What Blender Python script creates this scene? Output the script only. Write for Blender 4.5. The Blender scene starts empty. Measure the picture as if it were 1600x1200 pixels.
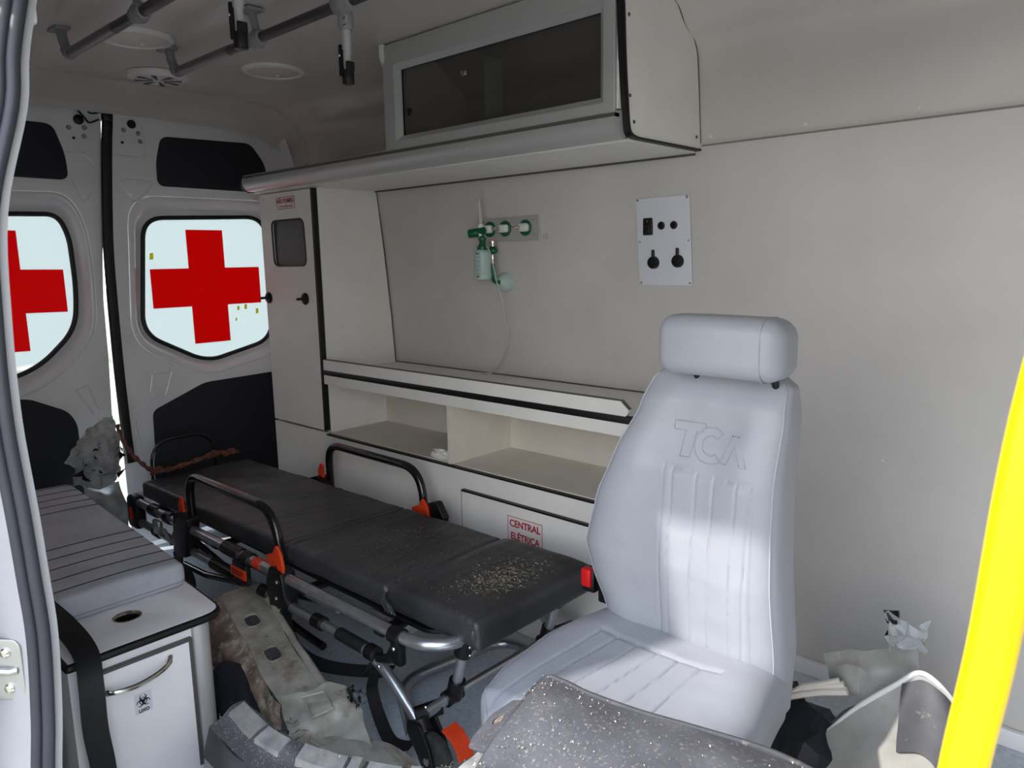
import bpy, bmesh, math, random
from math import sin, cos, pi, radians
from mathutils import Vector, Matrix, noise
random.seed(7)
SC = bpy.context.scene
COL = SC.collection

# ------------------------------------------------------------------ camera, sky, sun, exposure
cam_d = bpy.data.cameras.new('camera'); cam = bpy.data.objects.new('camera', cam_d); COL.objects.link(cam)
cam_d.sensor_width = 36.0; cam_d.lens = 36.0*1166/1600; cam_d.clip_start = 0.02; cam_d.clip_end = 300
Rm = Matrix(((0.73551087, -0.10043345, 0.67002753), (0.67729594, 0.13402323, -0.72340029), (-0.01714566, 0.9858757, 0.16659871)))
cam.matrix_world = Matrix.Translation((0, 0, 1.3)) @ Rm.to_4x4()
cam_d.dof.use_dof = True; cam_d.dof.focus_distance = 2.2; cam_d.dof.aperture_fstop = 11.0
SC.camera = cam
SC.view_settings.view_transform = 'Standard'; SC.view_settings.look = 'None'
SC.view_settings.gamma = 1.0; SC.view_settings.use_curve_mapping = False
SC.view_settings.exposure = 0.65
SKY, SUN, SUNANG = 2.9, 3.3, 1.6

world = bpy.data.worlds.new('sky'); SC.world = world; world.use_nodes = True
nt = world.node_tree; nt.nodes.clear()
wo = nt.nodes.new('ShaderNodeOutputWorld'); bg = nt.nodes.new('ShaderNodeBackground')
tc = nt.nodes.new('ShaderNodeTexCoord'); sp = nt.nodes.new('ShaderNodeSeparateXYZ'); cr = nt.nodes.new('ShaderNodeValToRGB')
cr.color_ramp.elements[0].position = 0.0; cr.color_ramp.elements[0].color = (1.0, 0.98, 0.95, 1)
cr.color_ramp.elements[1].position = 0.8; cr.color_ramp.elements[1].color = (0.62, 0.76, 1.0, 1)
nt.links.new(tc.outputs['Generated'], sp.inputs[0]); nt.links.new(sp.outputs['Z'], cr.inputs[0])
nt.links.new(cr.outputs[0], bg.inputs['Color']); bg.inputs['Strength'].default_value = SKY
nt.links.new(bg.outputs[0], wo.inputs['Surface'])
sd = bpy.data.lights.new('sun', 'SUN'); sd.energy = SUN; sd.angle = radians(SUNANG); sd.color = (1.0, 0.96, 0.9)
so = bpy.data.objects.new('sun', sd); COL.objects.link(so); so.location = (-3, -5, 6)
so.rotation_euler = Vector((0.42, 0.92, -0.84)).to_track_quat('-Z', 'Y').to_euler()

# ------------------------------------------------------------------ materials
def lin(c):
    return tuple(((v/255)/12.92 if v/255 <= 0.04045 else ((v/255+0.055)/1.055)**2.4) for v in c) + (1,)
def mat(name, rgb, rough=0.5, metal=0.0, spec=0.5, var=0.0, vscale=8, dirt=None, dscale=12, dlo=0.55, dhi=0.7,
        bump=0.0, bscale=200, trans=0.0, alpha=1.0, coat=0.0, ior=1.45, stretch=None):
    m = bpy.data.materials.new(name); m.use_nodes = True
    n = m.node_tree; b = n.nodes['Principled BSDF']
    b.inputs['Base Color'].default_value = lin(rgb); b.inputs['Roughness'].default_value = rough
    b.inputs['Metallic'].default_value = metal; b.inputs['Specular IOR Level'].default_value = spec
    b.inputs['Transmission Weight'].default_value = trans; b.inputs['Alpha'].default_value = alpha
    b.inputs['Coat Weight'].default_value = coat; b.inputs['IOR'].default_value = ior
    co = n.nodes.new('ShaderNodeTexCoord'); vec = co.outputs['Object']
    if stretch:
        mp = n.nodes.new('ShaderNodeMapping'); mp.inputs['Scale'].default_value = stretch
        n.links.new(vec, mp.inputs[0]); vec = mp.outputs[0]
    last = None
    if var:
        t = n.nodes.new('ShaderNodeTexNoise'); t.inputs['Scale'].default_value = vscale; t.inputs['Detail'].default_value = 6
        r = n.nodes.new('ShaderNodeValToRGB'); a = lin([max(0, v*(1-var)) for v in rgb]); c = lin([min(255, v*(1+var)) for v in rgb])
        r.color_ramp.elements[0].position = 0.3; r.color_ramp.elements[1].position = 0.7
        r.color_ramp.elements[0].color = a; r.color_ramp.elements[1].color = c
        n.links.new(vec, t.inputs['Vector']); n.links.new(t.outputs[0], r.inputs[0]); last = r.outputs[0]
        n.links.new(last, b.inputs['Base Color'])
    if dirt:
        t = n.nodes.new('ShaderNodeTexNoise'); t.inputs['Scale'].default_value = dscale; t.inputs['Detail'].default_value = 10; t.inputs['Roughness'].default_value = 0.7
        r = n.nodes.new('ShaderNodeValToRGB'); r.color_ramp.elements[0].position = dlo; r.color_ramp.elements[1].position = dhi
        mx = n.nodes.new('ShaderNodeMix'); mx.data_type = 'RGBA'
        n.links.new(vec, t.inputs['Vector']); n.links.new(t.outputs[0], r.inputs[0]); n.links.new(r.outputs[0], mx.inputs['Factor'])
        if last: n.links.new(last, mx.inputs[6])
        else: mx.inputs[6].default_value = lin(rgb)
        mx.inputs[7].default_value = lin(dirt); n.links.new(mx.outputs[2], b.inputs['Base Color'])
    if bump:
        t = n.nodes.new('ShaderNodeTexNoise'); t.inputs['Scale'].default_value = bscale; t.inputs['Detail'].default_value = 4
        bp = n.nodes.new('ShaderNodeBump'); bp.inputs['Strength'].default_value = bump; bp.inputs['Distance'].default_value = 0.002
        n.links.new(vec, t.inputs['Vector']); n.links.new(t.outputs[0], bp.inputs['Height']); n.links.new(bp.outputs[0], b.inputs['Normal'])
    return m
M = {}
M['wall'] = mat('wall_panel_laminate', (203, 199, 195), 0.38, var=0.03, vscale=3, bump=0.08, bscale=500)
M['ceil'] = mat('ceiling_laminate', (200, 194, 190), 0.30, var=0.03, vscale=3)
M['floor'] = mat('blue_grey_vinyl_floor', (198, 207, 216), 0.4, var=0.06, vscale=60, dirt=(130, 128, 118), dscale=14, dlo=0.58, dhi=0.85)
M['lam'] = mat('white_laminate', (232, 229, 224), 0.38, var=0.02, vscale=5, bump=0.06, bscale=600)
M['lamb'] = mat('cool_white_laminate', (236, 236, 239), 0.35, var=0.02, vscale=6)
M['cream'] = mat('cream_laminate', (220, 213, 202), 0.5, var=0.03, vscale=5, dirt=(150, 140, 120), dscale=9, dlo=0.66, dhi=0.9)
M['edge'] = mat('black_edge_banding', (16, 16, 17), 0.45)
M['grey_edge'] = mat('grey_edge_line', (84, 82, 80), 0.5)
M['alu'] = mat('satin_aluminium', (176, 176, 174), 0.32, 0.75, bump=0.03)
M['alum'] = mat('painted_aluminium_frame', (190, 190, 190), 0.35, 0.35)
M['body'] = mat('white_car_paint', (236, 237, 240), 0.2, coat=1.0, var=0.02, vscale=4)
M['jamb'] = mat('shaded_white_door_paint', (150, 150, 153), 0.35, var=0.04, vscale=6)  # white door paint, darkened in its colour for shade missing outside
M['bodyd'] = mat('scuffed_white_paint', (172, 176, 178), 0.4, var=0.15, vscale=14, dirt=(90, 82, 72), dscale=16, dlo=0.55, dhi=0.8)
M['dark'] = mat('dark_trim_panel', (26, 29, 38), 0.62, bump=0.2, bscale=400)
M['black'] = mat('black_plastic', (14, 14, 15), 0.4)
M['rubber'] = mat('black_rubber_seal', (26, 26, 30), 0.5, bump=0.1)
M['jambseal'] = mat('charcoal_rubber_seal', (52, 52, 60), 0.45, var=0.05)
M['blacktube'] = mat('black_coated_tube', (13, 13, 15), 0.22, coat=0.4)
M['steel'] = mat('brushed_steel_tube', (176, 178, 182), 0.28, 0.85, var=0.08, vscale=25)
M['chrome'] = mat('chrome', (220, 215, 205), 0.15, 1.0)
M['galv'] = mat('galvanised_steel', (166, 164, 154), 0.5, 0.25, var=0.12, vscale=18, dirt=(112, 92, 70), dscale=12, dlo=0.5, dhi=0.74)
M['rusty'] = mat('dirty_underseal_steel', (132, 114, 100), 0.7, 0.1, var=0.25, vscale=20, dirt=(186, 180, 168), dscale=26, dlo=0.5, dhi=0.62)
M['seat'] = mat('light_grey_seat_vinyl', (152, 154, 161), 0.42, var=0.02, vscale=4, dirt=(196, 188, 172), dscale=2.6, dlo=0.6, dhi=0.85, bump=0.25, bscale=60)
M['pleat'] = mat('dark_pleat_stitching', (74, 76, 84), 0.8)
M['stitch'] = mat('grey_stitching', (140, 141, 150), 0.7)
M['vinyl'] = mat('black_mattress_vinyl', (52, 52, 55), 0.40, var=0.25, vscale=5, dirt=(104, 92, 72), dscale=34, dlo=0.60, dhi=0.86, bump=0.5, bscale=22)
M['cushion'] = mat('grey_bench_vinyl', (178, 181, 191), 0.5, var=0.06, vscale=10, bump=0.15, bscale=120, dirt=(140, 138, 134), dscale=8, dlo=0.6, dhi=0.9)
M['orange'] = mat('orange_plastic', (214, 62, 22), 0.45)
M['red'] = mat('red_plastic', (190, 16, 20), 0.4)
M['redprint'] = mat('red_print', (170, 30, 30), 0.6)
M['blackprint'] = mat('black_print', (24, 24, 24), 0.6)
M['greenprint'] = mat('dark_green_print', (40, 80, 70), 0.6)
M['sticker'] = mat('white_sticker', (226, 222, 218), 0.5)
M['tyre'] = mat('worn_grey_rubber_tread', (48, 48, 46), 0.85, var=0.2, vscale=40, bump=0.8, bscale=140)
M['yellow'] = mat('yellow_pole_paint', (240, 205, 0), 0.35)
M['yellowchip'] = mat('yellow_paper_scrap', (226, 218, 60), 0.7)
M['green'] = mat('medical_green_plastic', (10, 92, 56), 0.35)
M['plast'] = mat('white_plastic', (225, 225, 222), 0.35)
M['plate'] = mat('white_switch_plate', (214, 216, 224), 0.3)
M['greytube'] = mat('grey_ceiling_rail', (118, 116, 116), 0.35, 0.4)
M['greybrk'] = mat('grey_bracket_plastic', (138, 138, 140), 0.5)
M['darktube'] = mat('dark_rail_sleeve', (66, 64, 66), 0.4, 0.2)
M['bumper'] = mat('dusty_grey_plastic', (86, 86, 91), 0.5, var=0.14, vscale=9, dirt=(170, 162, 152), dscale=150, dlo=0.56, dhi=0.74, bump=0.5, bscale=90)
M['bumperd'] = mat('dark_grey_plastic', (70, 70, 74), 0.6, var=0.15, vscale=12, dirt=(150, 142, 130), dscale=30, dlo=0.6, dhi=0.8)
M['clear'] = mat('dusty_translucent_plastic', (170, 170, 170), 0.45, trans=0.35, dirt=(186, 178, 166), dscale=50, dlo=0.5, dhi=0.68, var=0.15, vscale=25, bump=0.6, bscale=80)
M['sheet'] = mat('bent_white_body_panel', (158, 156, 151), 0.35, var=0.1, vscale=10, dirt=(130, 118, 98), dscale=11, dlo=0.6, dhi=0.85)
M['chip'] = mat('beige_debris_chips', (206, 194, 170), 0.8, var=0.25, vscale=60)
M['straw'] = mat('dry_straw', (206, 196, 168), 0.8, var=0.2, vscale=60)
M['rope'] = mat('rust_brown_rope', (104, 66, 50), 0.85, var=0.25, vscale=60, bump=0.8, bscale=150)
M['strap'] = mat('black_webbing', (20, 20, 23), 0.75, bump=0.4, bscale=300)
M['tissue'] = mat('white_crumpled_tissue', (226, 224, 220), 0.8)
M['ground'] = mat('gravel_and_dirt', (140, 136, 122), 0.95, var=0.2, vscale=1.5, dirt=(96, 104, 70), dscale=0.6, dlo=0.5, dhi=0.7)
M['refl'] = mat('red_reflector', (190, 60, 56), 0.3)
M['mud'] = mat('grey_torn_insulation', (120, 112, 100), 0.95, var=0.25, vscale=25, bump=1.0, bscale=60)
M['straps2'] = mat('black_belt', (15, 15, 17), 0.6, bump=0.3, bscale=300)

def film(name, rgb, t):
    m = bpy.data.materials.new(name); m.use_nodes = True; n = m.node_tree
    b = n.nodes['Principled BSDF']; out = n.nodes['Material Output']
    b.inputs['Base Color'].default_value = lin(rgb); b.inputs['Roughness'].default_value = 0.25
    tr = n.nodes.new('ShaderNodeBsdfTranslucent'); tr.inputs['Color'].default_value = lin(rgb)
    mx = n.nodes.new('ShaderNodeMixShader'); mx.inputs[0].default_value = t
    n.links.new(b.outputs[0], mx.inputs[1]); n.links.new(tr.outputs[0], mx.inputs[2]); n.links.new(mx.outputs[0], out.inputs['Surface'])
    return m
M['film'] = film('frosted_window_film', (220, 227, 226), 0.80)
M['yellowchip'] = film('yellow_paper', (232, 224, 70), 0.7)
M['seam'] = mat('panel_seam_grey', (128, 126, 123), 0.5)
M['redfilm'] = film('red_translucent_film', (196, 0, 16), 0.8)
def glassy(name, rgb, fac, rough=0.03):
    m = bpy.data.materials.new(name); m.use_nodes = True; n = m.node_tree
    b = n.nodes['Principled BSDF']; out = n.nodes['Material Output']
    b.inputs['Base Color'].default_value = lin(rgb); b.inputs['Roughness'].default_value = rough
    tr = n.nodes.new('ShaderNodeBsdfTransparent'); tr.inputs['Color'].default_value = lin((240, 240, 240))
    mx = n.nodes.new('ShaderNodeMixShader'); mx.inputs[0].default_value = fac
    n.links.new(b.outputs[0], mx.inputs[1]); n.links.new(tr.outputs[0], mx.inputs[2]); n.links.new(mx.outputs[0], out.inputs['Surface'])
    return m
M['glass'] = glassy('clear_glass', (60, 70, 70), 0.9)
M['smoke'] = glassy('smoked_acrylic', (80, 76, 76), 0.72)
M['lens'] = glassy('frosted_lamp_lens', (240, 232, 228), 0.15, 0.15)
M['bottle'] = glassy('translucent_bottle', (198, 222, 218), 0.25, 0.2)
M['vinyltube'] = glassy('clear_vinyl_tube', (215, 218, 214), 0.45, 0.1)

# ------------------------------------------------------------------ mesh helpers
def fillet(pts, r, n=5, closed=True):
    pts = [Vector(p) for p in pts]; out = []; N = len(pts)
    for i, p in enumerate(pts):
        if not closed and i in (0, N-1): out.append(p); continue
        a = pts[(i-1) % N]; b = pts[(i+1) % N]
        rr = r[i] if isinstance(r, (list, tuple)) else r
        if rr <= 0: out.append(p); continue
        da, db = (a-p), (b-p); q = min(rr, da.length*0.48, db.length*0.48)
        s, e = p+da.normalized()*q, p+db.normalized()*q
        for k in range(n+1):
            t = k/n; out.append((1-t)**2*s + 2*t*(1-t)*p + t*t*e)
    return out
def catmull(pts, n=8):
    P = [Vector(p) for p in pts]; P = [2*P[0]-P[1]] + P + [2*P[-1]-P[-2]]; out = []
    for i in range(1, len(P)-2):
        for k in range(n):
            t = k/n; a, b, c, d = P[i-1:i+3]
            out.append(0.5*((2*b)+(-a+c)*t+(2*a-5*b+4*c-d)*t*t+(-a+3*b-3*c+d)*t**3))
    out.append(P[-2]); return out

class MB:
    def __init__(s): s.bm = bmesh.new()
    def add(s, verts, faces):
        vs = [s.bm.verts.new(v) for v in verts]
        for f in faces:
            try: s.bm.faces.new([vs[i] for i in f])
            except ValueError: pass
        return vs
    def box(s, a, b, bev=0.0, seg=2, m=None):
        x0, y0, z0 = [min(a[i], b[i]) for i in range(3)]; x1, y1, z1 = [max(a[i], b[i]) for i in range(3)]
        t = bmesh.new(); bmesh.ops.create_cube(t, size=1)
        for v in t.verts: v.co = Vector(((x0+x1)/2+v.co.x*(x1-x0), (y0+y1)/2+v.co.y*(y1-y0), (z0+z1)/2+v.co.z*(z1-z0)))
        if bev: bmesh.ops.bevel(t, geom=t.edges[:], offset=min(bev, 0.45*min(x1-x0, y1-y0, z1-z0)), segments=seg, profile=0.5, affect='EDGES')
        return s.merge(t, m)
    def merge(s, t, m=None):
        if m is not None: t.transform(m)
        me = bpy.data.meshes.new('t'); t.to_mesh(me); t.free(); s.bm.from_mesh(me); bpy.data.meshes.remove(me); return s
    def tube(s, path, r, seg=12, closed=False, caps=True):
        P = [Vector(p) for p in path]; N = len(P); rings = []
        T0 = (P[1]-P[0]).normalized(); up = Vector((0, 0, 1)) if abs(T0.z) < 0.9 else Vector((1, 0, 0))
        nrm = (up-T0*up.dot(T0)).normalized()
        for i, p in enumerate(P):
            if closed: T = (P[(i+1) % N]-P[i-1]).normalized()
            else: T = (P[min(i+1, N-1)]-P[max(i-1, 0)]).normalized()
            nrm = (nrm-T*nrm.dot(T)).normalized(); bn = T.cross(nrm)
            rr = r[i] if isinstance(r, (list, tuple)) else r
            rings.append([p+(nrm*cos(2*pi*k/seg)+bn*sin(2*pi*k/seg))*rr for k in range(seg)])
        vs = [v for ring in rings for v in ring]; fs = []
        for i in range(N if closed else N-1):
            j = (i+1) % N
            for k in range(seg):
                k2 = (k+1) % seg; fs.append((i*seg+k, i*seg+k2, j*seg+k2, j*seg+k))
        if caps and not closed: fs += [tuple(range(seg))[::-1], tuple((N-1)*seg+k for k in range(seg))]
        s.add(vs, fs); return s
    def cyl(s, a, b, r, seg=16, bev=0.0):
        a, b = Vector(a), Vector(b)
        if bev:
            d = (b-a).normalized()*bev
            return s.tube([a, a+d*0.3, a+d, b-d, b-d*0.3, b], [r-bev, r-bev*0.3, r, r, r-bev*0.3, r-bev], seg)
        return s.tube([a, b], r, seg)
    def lathe(s, c, axis, prof, seg=24):
        c = Vector(c); ax = Vector(axis).normalized(); u = Vector((0, 0, 1)) if abs(ax.z) < 0.9 else Vector((1, 0, 0))
        u = (u-ax*u.dot(ax)).normalized(); w = ax.cross(u); vs = []; fs = []; n = len(prof)
        for r, h in prof:
            for k in range(seg): vs.append(c+ax*h+(u*cos(2*pi*k/seg)+w*sin(2*pi*k/seg))*max(r, 1e-5))
        for i in range(n-1):
            for k in range(seg): k2 = (k+1) % seg; fs.append((i*seg+k, i*seg+k2, (i+1)*seg+k2, (i+1)*seg+k))
        fs += [tuple(range(seg))[::-1], tuple((n-1)*seg+k for k in range(seg))]
        s.add(vs, fs); return s
    def loft(s, loops, caps=True, closed=True):
        n = len(loops[0]); vs = [v for l in loops for v in l]; fs = []
        for i in range(len(loops)-1):
            for k in range(n if closed else n-1):
                k2 = (k+1) % n; fs.append((i*n+k, i*n+k2, (i+1)*n+k2, (i+1)*n+k))
        if caps: fs += [tuple(range(n))[::-1], tuple((len(loops)-1)*n+k for k in range(n))]
        s.add(vs, fs); return s
    def sheet(s, rows, t=0.003, sub=6, crumple=0.0, cs=8.0, seed=0, smooth=True):
        R = [catmull(r, sub) if smooth else lerp_path(r, sub) for r in rows]
        cols = list(zip(*R)); G = [catmull(c, sub) if smooth else lerp_path(c, sub) for c in cols]   # G[col][row]
        G = [list(x) for x in G]; nc, nr = len(G), len(G[0])
        if crumple:
            for i in range(nc):
                for j in range(nr):
                    p = G[i][j]; q = p*cs+Vector((seed*3.1, seed, 0))
                    G[i][j] = p+Vector((noise.noise(q), noise.noise(q+Vector((9, 0, 0))), noise.noise(q+Vector((0, 9, 0)))))*crumple
        top = [G[i][j] for i in range(nc) for j in range(nr)]; nm = []
        for i in range(nc):
            for j in range(nr):
                du = G[min(i+1, nc-1)][j]-G[max(i-1, 0)][j]; dv = G[i][min(j+1, nr-1)]-G[i][max(j-1, 0)]
                nm.append(du.cross(dv).normalized()*t)
        N = nc*nr; vs = top+[top[k]+nm[k] for k in range(N)]; fs = []
        idx = lambda i, j: i*nr+j
        for i in range(nc-1):
            for j in range(nr-1):
                q = (idx(i, j), idx(i+1, j), idx(i+1, j+1), idx(i, j+1)); fs.append(q[::-1]); fs.append(tuple(k+N for k in q))
        def side(a, b): fs.append((a, b, b+N, a+N))
        for i in range(nc-1): side(idx(i, 0), idx(i+1, 0)); side(idx(i+1, nr-1), idx(i, nr-1))
        for j in range(nr-1): side(idx(0, j+1), idx(0, j)); side(idx(nc-1, j), idx(nc-1, j+1))
        s.add(vs, fs); return s
    def plate(s, outer, holes=(), t=0.01, o=(0, 0, 0), U=(1, 0, 0), V=(0, 0, 1), bev=0.0, bres=2):
        """flat shape (u,v polygons) extruded by t along U x V, its back at o"""
        U, V = Vector(U), Vector(V); W = U.cross(V)
        c = bpy.data.curves.new('c', 'CURVE'); c.dimensions = '2D'; c.fill_mode = 'BOTH'
        c.extrude = max(t/2-bev, 1e-5); c.bevel_depth = bev; c.bevel_resolution = bres; c.offset = -bev
        for pl in [outer]+list(holes):
            sp_ = c.splines.new('POLY'); sp_.points.add(len(pl)-1); sp_.use_cyclic_u = True
            for k, p in enumerate(pl): sp_.points[k].co = (p[0], p[1], 0, 1)
        ob = bpy.data.objects.new('c', c); me = bpy.data.meshes.new_from_object(ob)
        m = Matrix(((U.x, V.x, W.x, o[0]+W.x*t/2), (U.y, V.y, W.y, o[1]+W.y*t/2), (U.z, V.z, W.z, o[2]+W.z*t/2), (0, 0, 0, 1)))
        me.transform(m); s.bm.from_mesh(me); bpy.data.meshes.remove(me); bpy.data.objects.remove(ob); bpy.data.curves.remove(c); return s
    def text(s, txt, size, o, U=(1, 0, 0), V=(0, 0, 1), t=0.0008, align='CENTER', outline=0.0, bold=0.0, xs=1.0):
        U, V = Vector(U).normalized(), Vector(V).normalized(); W = U.cross(V)
        c = bpy.data.curves.new('c', 'FONT'); c.body = txt; c.size = size; c.align_x = align; c.align_y = 'CENTER'
        if outline: c.fill_mode = 'NONE'; c.bevel_depth = outline; c.bevel_resolution = 1
        else: c.extrude = t/2; c.offset = bold
        ob = bpy.data.objects.new('c', c); me = bpy.data.meshes.new_from_object(ob)
        m = Matrix(((U.x*xs, V.x, W.x, o[0]), (U.y*xs, V.y, W.y, o[1]), (U.z*xs, V.z, W.z, o[2]), (0, 0, 0, 1)))
        me.transform(m); s.bm.from_mesh(me); bpy.data.meshes.remove(me); bpy.data.objects.remove(ob); bpy.data.curves.remove(c); return s
    def build(s, name, m, parent=None, origin=None, ang=35, rot=None):
        bmesh.ops.remove_doubles(s.bm, verts=s.bm.verts, dist=1e-6)
        bmesh.ops.recalc_face_normals(s.bm, faces=s.bm.faces)
        me = bpy.data.meshes.new(name); s.bm.to_mesh(me); s.bm.free()
        for p in me.polygons: p.use_smooth = True
        me.set_sharp_from_angle(angle=radians(ang))
        me.materials.append(m if not isinstance(m, str) else M[m])
        o = bpy.data.objects.new(name, me); COL.objects.link(o)
        off = Vector(origin) if origin is not None else Vector((0, 0, 0))
        if parent is not None:
            o.parent = parent; w = Vector((0, 0, 0)); q = parent
            while q: w += q.location; q = q.parent
            me.transform(Matrix.Translation(-w))
        elif origin is not None:
            me.transform(Matrix.Translation(-off)); o.location = off
        return o
def lerp_path(p, n):
    p = [Vector(q) for q in p]; out = []
    for a, b in zip(p[:-1], p[1:]): out += [a.lerp(b, k/n) for k in range(n)]
    return out+[p[-1]]
def ribbon(path, w, t, side):
    """strap along path, width vectors side (one or list)"""
    P = catmull(path, 8); n = len(P); sd_ = side if isinstance(side, list) else [side]*2
    L, Rr = [], []
    for i, p in enumerate(P):
        f = i/(n-1)*(len(sd_)-1); a = int(min(f, len(sd_)-2)); v = Vector(sd_[a]).lerp(Vector(sd_[a+1]), f-a).normalized()*w/2
        L.append(p-v); Rr.append(p+v)
    m = MB(); N = n; T = []
    for i in range(n):
        tg = (P[min(i+1, n-1)]-P[max(i-1, 0)]).normalized(); T.append((Rr[i]-L[i]).normalized().cross(tg)*t/2)
    loops = [[L[i]-T[i], Rr[i]-T[i], Rr[i]+T[i], L[i]+T[i]] for i in range(n)]
    m.loft(loops); return m
def thing(name, label, cat, loc, group=None):
    o = bpy.data.objects.new(name, None); COL.objects.link(o); o.location = loc; o.empty_display_size = 0.05
    o['label'] = label; o['category'] = cat
    if group: o['group'] = group
    return o
def tag(o, label, cat, group=None, kind=None):
    o['label'] = label; o['category'] = cat
    if group: o['group'] = group
    if kind: o['kind'] = kind
    return o
def struct(o): o['kind'] = 'structure'; return o
def sroot(name, loc=(0, 0, 0)):
    o = bpy.data.objects.new(name, None); COL.objects.link(o); o.location = loc; o['kind'] = 'structure'; return o
def screw(p, n, r, mat_, parent, name='screw'):
    p, n = Vector(p), Vector(n); return MB().lathe(p, n, [(r, 0), (r, r*0.3), (r*0.7, r*0.7), (r*0.2, r*0.8)], 10).build(name, mat_, parent)
Xp, Yp, Zp, Yn = (1, 0, 0), (0, 1, 0), (0, 0, 1), (0, -1, 0)
def uv(pts, r, n=6): return [(v.x, v.y) for v in fillet([(a, b, 0) for a, b in pts], r, n)]

# ================================================================== SETTING
g = MB().box((-60, -60, -0.60), (60, 60, -0.55)).build('ground', 'ground'); struct(g)
X0, X1 = -3.5, 0.80
f = MB().box((X0, 0.30, -0.05), (X1, 2.26, 0.0)).build('floor', 'floor'); struct(f)
# right wall: lower panel with tumblehome, the upper panel rolling over into the ceiling
def shell(prof, t, x0, x1, n=2):
    m = MB(); k = len(prof); out = []
    for i in range(k):
        a = Vector(prof[max(i-1, 0)]); b = Vector(prof[min(i+1, k-1)]); d = (b-a).normalized(); out.append((prof[i][0]+d[1]*t, prof[i][1]-d[0]*t))
    ring = [Vector((0, p[0], p[1])) for p in prof]+[Vector((0, p[0], p[1])) for p in reversed(out)]
    loops = [[Vector((x0+(x1-x0)*j/n, v.y, v.z)) for v in ring] for j in range(n+1)]
    m.loft(loops); return m
low = [(2.205, 0.0), (2.205, 0.60), (2.203, 0.83), (2.19, 1.05), (2.165, 1.33), (2.128, 1.634)]
w = shell(low, 0.02, X0, X1).build('wall_right', 'wall'); struct(w)
up = [(2.134, 1.626), (2.133, 1.64), (2.126, 1.70), (2.116, 1.80), (2.108, 1.87), (2.100, 1.90), (2.078, 1.925), (2.045, 1.940), (2.022, 1.955), (2.00, 1.985), (1.975, 2.003), (1.93, 2.018), (1.85, 2.028), (1.6, 2.035), (1.28, 2.038),
      (0.95, 2.035), (0.70, 2.028), (0.62, 2.018), (0.56, 1.99), (0.50, 1.93), (0.47, 1.86), (0.455, 1.80)]
up = fillet([(a, b, 0) for a, b in up], 0.03, 3, closed=False); up = [(v.x, v.y) for v in up]
c = shell(up, 0.02, -3.30, X1).build('ceiling', 'ceil'); struct(c)
rv = [(-0.856, 1.640), (-0.569, 1.640), (-0.30, 1.640), (-1.14, 1.640), (-3.0, 1.64), (0.0, 1.64)]
for x, z in rv: screw((x, 2.1315, z+0.01), (0, -1, 0.05), 0.0055, 'plast', c, 'rivet')
for x, y in [(-0.9, 1.6), (-2.05, 1.72), (-2.33, 1.70)]: screw((x, y, 2.033), (0, 0, -1), 0.005, 'plast', c, 'rivet')
m = MB(); m.box((-1.165, 2.122, 1.6235), (X1, 2.1295, 1.6275)); m.build('panel_seam', 'seam', c)
# a small scratch / cap in the wall
screw((-0.62, 2.2045, 0.72), (0, -1, 0), 0.004, 'plast', w, 'cap')
# rear header: the lining curves down to the door aperture
hd = MB()
rows = []
for x, dz in [(-3.30, 0.0), (-3.36, -0.012), (-3.42, -0.04), (-3.46, -0.075), (-3.47, -0.11)]:
    rows.append([Vector((x, y, z+dz)) for y, z in [(2.128, 1.78), (2.115, 1.87), (2.10, 1.93), (1.98, 2.0), (1.85, 2.028), (1.28, 2.038), (0.70, 2.028), (0.56, 1.985), (0.47, 1.90)]])
hd.sheet(rows, 0.01, 4); h = hd.build('trim_1', 'ceil'); struct(h)
# rear pillars either side of the doors
m = MB(); m.sheet([[(-3.42, 2.20, 0), (-3.42, 2.20, 0.8), (-3.42, 2.16, 1.4), (-3.42, 2.12, 1.75), (-3.42, 2.07, 1.93)],
                   [(-3.50, 2.14, 0), (-3.50, 2.14, 0.8), (-3.50, 2.13, 1.4), (-3.50, 2.10, 1.75), (-3.50, 2.03, 1.90)],
                   [(-3.56, 2.12, 0), (-3.56, 2.12, 0.8), (-3.56, 2.11, 1.4), (-3.56, 2.08, 1.75), (-3.56, 2.0, 1.88)]], 0.01, 4)
struct(m.build('trim_2', 'body'))
# left wall (nearest the camera, door opening from x=-1.25 to x=0.20) and cab bulkhead
m = MB(); m.box((X0, 0.39, 0), (-1.86, 0.43, 1.86)); struct(m.build('wall_left', 'wall'))
m = MB(); m.box((0.38, 0.30, 0), (X1, 0.43, 1.9)); struct(m.build('wall_left', 'wall'))
m = MB(); m.box((X1, 0.30, 0), (X1+0.04, 2.26, 2.06)); struct(m.build('wall_front', 'wall'))
# outer skin above the door opening and the roof
m = MB(); m.sheet([[(-3.6, 0.24, 1.74), (X1, 0.24, 1.74)], [(-3.6, 0.30, 1.95), (X1, 0.30, 1.95)], [(-3.6, 0.45, 2.10), (X1, 0.45, 2.10)], [(-3.6, 1.28, 2.16), (X1, 1.28, 2.16)], [(-3.6, 2.12, 2.10), (X1, 2.12, 2.10)], [(-3.6, 2.30, 1.80), (X1, 2.30, 1.80)], [(-3.6, 2.34, 0.6), (X1, 2.34, 0.6)], [(-3.6, 2.34, -0.1), (X1, 2.34, -0.1)]], 0.004, 3)
struct(m.build('trim_3', 'body'))
m = MB(); m.box((-1.30, 0.28, 1.76), (X1, 0.47, 1.86), 0.02); struct(m.build('trim_4', 'lamb'))
m = MB(); m.plate([(v.x, v.y) for v in fillet([(0.24, 1.92, 0), (0.30, 2.06, 0), (1.28, 2.15, 0), (2.26, 2.06, 0), (2.32, 1.90, 0), (2.05, 1.955, 0), (0.55, 1.96, 0)], 0.02)], (), 0.03, (-3.55, 0, 0), Yp, Zp)
struct(m.build('trim_5', 'body'))

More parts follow.
